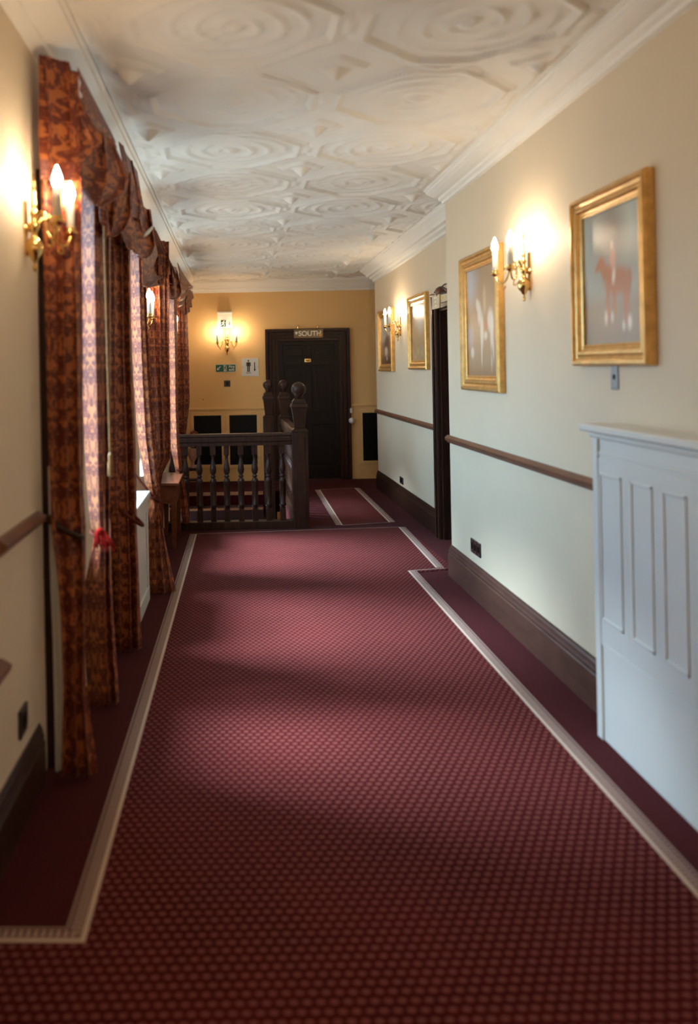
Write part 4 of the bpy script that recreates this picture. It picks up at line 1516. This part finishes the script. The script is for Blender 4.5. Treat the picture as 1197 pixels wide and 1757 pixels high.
mb.build('painted_lines', 'letter', hs_)
a, b_ = wall_pt(756, 505, xs_), wall_pt(776, 514, xs_)
MB().box(xs_ - 0.012, xs_ + 0.002, b_[1], a[1], b_[2] + 0.0, a[2]).build('board', 'cream_board', hs_, bevel=0.002)
MB().box(xs_ - 0.016, xs_ - 0.012, a[1] - 0.12, a[1] - 0.03, (a[2] + b_[2]) / 2 - 0.01, (a[2] + b_[2]) / 2 + 0.012).build('painted_lines', 'yellow_paint', hs_)
for yq in (pA[1] - 0.12, pB[1] + 0.05):
    mb = MB()
    mb.tube([(XF, yq, pA[2]), (xs_, yq, pA[2])], 0.008, 6, 1)
    mb.build('bracket_arm', 'iron', hs_)


# ------------------------------------------------------------------ sockets
def socket(name, label, cat, x, nx_, y0, y1, z0, z1, ngang, mat='dark_plastic'):
    t = thing(name, label, cat, (x, (y0 + y1) / 2, z0))
    xa, xb = (x + nx_ * 0.010, x) if nx_ < 0 else (x, x + nx_ * 0.010)
    w_ = (y1 - y0) / ngang
    for k in range(ngang):
        g = w_ * 0.06 if ngang > 1 else 0
        MB().box(xa, xb, y0 + k * w_ + g, y0 + (k + 1) * w_ - g, z0, z1).build('plate', mat, t, bevel=0.002)
        yc2, zc2 = y0 + (k + .5) * w_, (z0 + z1) / 2
        xo = x + nx_ * 0.010
        xa2, xb2 = min(xo, xo + nx_ * 0.004), max(xo, xo + nx_ * 0.004)
        MB().box(xa2, xb2, yc2 - w_ * .22, yc2 + w_ * .22, zc2 - 0.02, zc2 + 0.02).build('insert', 'black', t)
    return t


a, b_ = wall_pt(809, 934, XR), wall_pt(826, 965, XR)
socket('wall_socket', 'row of three dark socket plates low on the right wall', 'socket', XR, -1, b_[1], a[1], 0.30, 0.395, 3)
a, b_ = wall_pt(686.5, 817, XF), wall_pt(692, 832, XF)
socket('wall_socket', 'single small dark socket just above the far skirting board', 'socket', XF, -1, b_[1], a[1], b_[2], a[2], 1)
yq = 3.14
socket('wall_socket', 'dark socket plate low on the left wall by the curtain', 'socket', LX(0, yq), 1, yq - 0.055, yq + 0.055, 0.30, 0.40, 1)
a, b_ = wall_pt(1049, 632, XR), wall_pt(1062, 669, XR)
t = thing('wall_bracket', 'narrow grey metal plate with a hole under the rider painting', 'bracket', (XR, (a[1] + b_[1]) / 2, b_[2]))
MB().box(XR - 0.006, XR, b_[1], a[1], b_[2], a[2] + 0.06).build('plate', 'steel', t, bevel=0.002)
MB().lathe([(0.0, 0), (0.011, 0), (0.011, -0.002), (0, -0.002)], (XR - 0.006, (a[1] + b_[1]) / 2, (a[2] + b_[2]) / 2 + 0.01), 12, axis='x').build('hole', 'black', t)


# ------------------------------------------------------------------ balustrade round the stairwell
def newel(parent, x, y, h=0.0787, zbase=0.0):
    p = MB()
    p.box(x - h, x + h, y - h, y + h, zbase, 0.955)
    p.box(x - h * 1.04, x + h * 1.04, y - h * 1.04, y + h * 1.04, 0.955, 0.972)
    p.frustum(x, y, 0.972, h * .96, 0.992, h * .72)
    p.frustum(x, y, 0.992, h * .62, 1.185, h * .92)
    p.box(x - h * .98, x + h * .98, y - h * .98, y + h * .98, 1.185, 1.20)
    p.frustum(x, y, 1.20, h * 1.1, 1.235, h * 1.0)
    p.box(x - h * .86, x + h * .86, y - h * .86, y + h * .86, 1.235, 1.262)
    p.frustum(x, y, 1.262, h * .80, 1.285, h * .62)
    post = p.build('newel_post', 'dark_wood', parent, bevel=0.004)
    for s in (-1, 1):
        q = MB().box(x - 0.012, x + 0.012, y + s * h * .86 - 0.006, y + s * h * .86 + 0.006, 1.03, 1.15)
    q = MB()
    q.box(x - h * .6, x + h * .6, y - h - 0.004, y - h, 0.72, 0.90)
    q.box(x - h * .6, x + h * .6, y - h - 0.004, y - h, 0.42, 0.66)
    q.box(x - h * .6, x + h * .6, y - h - 0.004, y - h, 0.10, 0.36)
    q.build('raised_panel', 'dark_wood', post, bevel=0.003)
    r_ = 0.073 * h / 0.0787
    prof = [(r_ * .45, 1.283), (r_ * .5, 1.30)] + [(r_ * math.sin(a), 1.378 - r_ * math.cos(a)) for a in [PI * k / 14 for k in range(3, 14)]] + [(0.003, 1.378 + r_)]
    MB().lathe(prof, (x, y, 0), 22).build('ball_finial', 'dark_wood', post)
    return post


def baluster_mb(x, y):
    b_ = MB()
    h = 0.027
    b_.box(x - h, x + h, y - h, y + h, 0.745, 0.835)
    b_.lathe([(0.022, 0.747), (0.027, 0.738), (0.016, 0.728), (0.014, 0.70), (0.019, 0.665), (0.030, 0.62), (0.033, 0.585), (0.027, 0.555), (0.015, 0.538), (0.026, 0.528), (0.028, 0.520),
              (0.015, 0.510), (0.026, 0.497), (0.034, 0.478), (0.034, 0.462), (0.030, 0.452), (0.031, 0.35), (0.028, 0.25), (0.034, 0.243), (0.034, 0.225), (0.020, 0.215), (0.028, 0.205), (0.024, 0.197)], (x, y, 0), 16)
    b_.box(x - h * 1.05, x + h * 1.05, y - h * 1.05, y + h * 1.05, 0.075, 0.198)
    return b_


def handrail_prof():
    return [(-0.045, 0.83), (0.045, 0.83), (0.045, 0.862), (0.055, 0.872), (0.055, 0.905), (0.05, 0.915), (0.058, 0.925), (0.05, 0.942), (0.03, 0.950), (-0.03, 0.950), (-0.05, 0.942), (-0.058, 0.925), (-0.05, 0.915),
            (-0.055, 0.905), (-0.055, 0.872), (-0.045, 0.862)]


YN, XN = 8.72, 0.705
fb = thing('balustrade', 'dark oak balustrade with turned balusters facing the corridor', 'balustrade', (0.0, YN, 0))
newel(fb, XN, YN)
MB().extrude(None, [[(x_, YN + o_, z_) for o_, z_ in handrail_prof()] for x_ in (-0.64, XN - 0.078)]).build('handrail', 'dark_wood', fb)
MB().box(-0.64, XN - 0.078, YN - 0.06, YN + 0.06, 0.0, 0.078).build('bottom_rail', 'dark_wood', fb, bevel=0.006)
for xb_ in (-0.571, -0.435, -0.299, -0.163, -0.027, 0.115, 0.252, 0.389, 0.527):
    baluster_mb(xb_, YN).build('baluster', 'dark_wood', fb)

sb = thing('balustrade', 'dark oak side balustrade running from the front newel to the stair head', 'balustrade', (XN, 10, 0))
Y2 = 11.2
X2 = XP(487, 700, Y2)
newel(sb, X2, Y2, 0.068)
q0, q1 = (XN, YN + 0.08), (X2, Y2 - 0.068)
MB().extrude(None, [[(x_ + o_, y_, z_) for o_, z_ in handrail_prof()] for x_, y_ in (q0, q1)]).build('handrail', 'dark_wood', sb)
mb = MB().extrude(None, [[(x_ + o_, y_, z_) for o_, z_ in ((-.06, -0.03), (.06, -0.03), (.06, .078), (-.06, .078))] for x_, y_ in (q0, q1)])
mb.build('bottom_rail', 'dark_wood', sb)
for k in range(16):
    t = (k + 0.6) / 16.2
    baluster_mb(q0[0] + (q1[0] - q0[0]) * t, q0[1] + (q1[1] - q0[1]) * t).build('baluster', 'dark_wood', sb)
nn = thing('newel_post', 'leftmost of the two far newel posts standing at the stair head', 'post', (XP(460, 700, 11.2), 11.2, 0))
p3 = newel(nn, XP(460, 700, 11.2), 11.2, 0.068, -0.6)
p3.name = 'post_shaft'

# ------------------------------------------------------------------ table below the windows
tb = thing('side_table', 'brown wooden table standing between the curtains and the balustrade', 'table', (-0.58, 8.2, 0))
tx0, tx1, ty0, ty1, tz = -0.655, -0.447, 7.74, 8.54, 0.595
MB().box(tx0, tx1, ty0, ty1, tz - 0.028, tz).build('table_top', 'table_wood', tb, bevel=0.006)
MB().box(tx0 + 0.01, tx1 - 0.03, ty0 + 0.035, ty1 - 0.035, tz - 0.19, tz - 0.028).build('apron', 'table_wood', tb, bevel=0.003)
for xx_ in (tx0 + 0.035, tx1 - 0.055):
    for yy_ in (ty0 + 0.06, ty1 - 0.06):
        lg = MB()
        lg.frustum(xx_, yy_, 0.0, 0.017, tz - 0.18, 0.026)
        lg.build('leg', 'table_wood', tb)

# flowers in an urn on a dark stand at the stair head
fx_, fy_ = XP(331, 790, 11.75), 11.75
zb_ = ZP(331, 803, fy_)
stn = MB()
stn.box(fx_ - 0.09, fx_ + 0.09, fy_ - 0.09, fy_ + 0.09, zb_ - 0.03, zb_)
for sx in (-1, 1):
    for sy in (-1, 1):
        stn.box(fx_ + sx * 0.07 - 0.012, fx_ + sx * 0.07 + 0.012, fy_ + sy * 0.07 - 0.012, fy_ + sy * 0.07 + 0.012, 0, zb_ - 0.03)
stn.box(fx_ - 0.08, fx_ + 0.08, fy_ - 0.08, fy_ + 0.08, 0.10, 0.12)
tag(stn.build('plant_stand', 'dark_wood'), 'small dark stand holding the urn beyond the balustrade', 'stand')
ur = thing('flower_urn', 'pink urn of red flowers on the stand by the end wall', 'flowers', (fx_, fy_, zb_))
MB().lathe([(0.04, 0.0), (0.045, 0.01), (0.02, 0.03), (0.02, 0.08), (0.05, 0.13), (0.065, 0.19), (0.05, 0.24), (0.058, 0.26), (0.045, 0.262)], (fx_, fy_, zb_), 18).build('urn', 'urn', ur)
lv_, fl_ = MB(), MB()
for k in range(70):
    a, e = random.uniform(0, 2 * PI), random.uniform(0.1, 1.4)
    rr = random.uniform(0.04, 0.12)
    c0 = Vector((fx_ + rr * math.cos(a) * math.cos(e), fy_ + rr * math.sin(a) * math.cos(e), zb_ + 0.30 + rr * 1.7 * math.sin(e)))
    if k % 2:
        d1 = Vector((random.uniform(-1, 1), random.uniform(-1, 1), random.uniform(-.3, 1))).normalized()
        d2_ = d1.cross(Vector((random.uniform(-1, 1), random.uniform(-1, 1), 1))).normalized()
        lv_.add([c0 - d1 * 0.04, c0 + d2_ * 0.014, c0 + d1 * 0.04, c0 - d2_ * 0.014], [(0, 1, 2, 3)])
    else:
        fl_.lathe([(0.002, -0.014), (0.015, -0.004), (0.018, 0.006), (0.010, 0.014), (0.002, 0.012)], c0, 8)
for k in range(12):
    a = 2 * PI * k / 12
    lv_.tube([(fx_, fy_, zb_ + 0.24), (fx_ + 0.04 * math.cos(a), fy_ + 0.04 * math.sin(a), zb_ + 0.32), (fx_ + 0.07 * math.cos(a), fy_ + 0.07 * math.sin(a), zb_ + 0.38)], 0.003, 5, 3)
lv_.build('foliage', 'leaf', ur)
fl_.build('blooms', 'flower', ur)

x, z = XP(478.5, 886, 8.83), 0.0
tag(MB().box(x - 0.015, x + 0.015, 8.80, 8.83, 0.0, 0.14).build('carton', 'amber', bevel=0.002), 'small amber carton standing on the floor behind the front balusters', 'box')

# ------------------------------------------------------------------ light
w = bpy.data.worlds.new('overcast_sky')
bpy.context.scene.world = w
w.use_nodes = True
wt = w.node_tree
bg = wt.nodes['Background']
wtc = nd(wt, 'ShaderNodeTexCoord')
wsp = nd(wt, 'ShaderNodeSeparateXYZ')
wt.links.new(wtc.outputs['Generated'], wsp.inputs[0])
wmr = nd(wt, 'ShaderNodeMapRange', interpolation_type='SMOOTHSTEP')
wmr.inputs['From Min'].default_value = -0.06
wmr.inputs['From Max'].default_value = 0.06
wt.links.new(wsp.outputs['Z'], wmr.inputs['Value'])
wmx = nd(wt, 'ShaderNodeMix', data_type='RGBA')
wmx.inputs['A'].default_value = (0.62, 0.70, 0.72, 1)     # sunlit pale ground outside
wmx.inputs['B'].default_value = (0.64, 1.18, 1.68, 1)      # blue overcast sky
wt.links.new(wmr.outputs[0], wmx.inputs['Factor'])
wt.links.new(wmx.outputs['Result'], bg.inputs['Color'])
bg.inputs['Strength'].default_value = 6.0

sun = bpy.data.lights.new('hazy_sun', 'SUN')
sun.energy = 25.0
sun.angle = R(26)
sun.color = (0.70, 0.86, 1.0)
so = bpy.data.objects.new('hazy_sun', sun)
C.objects.link(so)
so.rotation_euler = Vector((1.0, -0.16, -1.12)).to_track_quat('-Z', 'Y').to_euler()

for k, (a, b_) in enumerate(OPEN):        # sky portals: tell the sampler where daylight comes in
    l = bpy.data.lights.new('window_daylight', 'AREA')
    l.shape = 'RECTANGLE'
    l.size = b_ - a
    l.size_y = ZH - ZS
    l.cycles.is_portal = True
    lo = bpy.data.objects.new('window_daylight', l)
    C.objects.link(lo)
    lo.location = (LX(-0.29, (a + b_) / 2), (a + b_) / 2, (ZS + ZH) / 2)
    lo.rotation_euler = Vector((1, 0, 0)).to_track_quat('-Z', 'Z').to_euler()

# added warm fill lights without fixtures, out of view either side of the camera
for x_ in (-0.60, 1.50):
    l = bpy.data.lights.new('fill_light', 'POINT')
    l.energy = 15
    l.color = (1.0, 0.80, 0.58)
    l.shadow_soft_size = 0.06
    lo = bpy.data.objects.new('fill_light', l)
    C.objects.link(lo)
    lo.location = (x_, 0.15, 2.32)

# ------------------------------------------------------------------ camera
cam = bpy.data.cameras.new('camera')
co = bpy.data.objects.new('camera', cam)
C.objects.link(co)
co.matrix_world = Matrix(((cr, sr, 0, 0), (0, 0, -1, 0), (-sr, cr, 0, H), (0, 0, 0, 1)))
cam.sensor_width = 36
cam.sensor_fit = 'AUTO'
cam.lens = 36 * F / 1757
cam.shift_x = (598.5 - CX) / 1757
cam.shift_y = -(878.5 - CY) / 1757
cam.clip_start = 0.05
cam.dof.use_dof = True
cam.dof.focus_distance = 9.0
cam.dof.aperture_fstop = 1.4
bpy.context.scene.camera = co

sc = bpy.context.scene
sc.view_settings.view_transform = 'Standard'
sc.view_settings.look = 'None'
sc.view_settings.gamma = 1.0
sc.view_settings.use_curve_mapping = False
sc.view_settings.exposure = 0.1
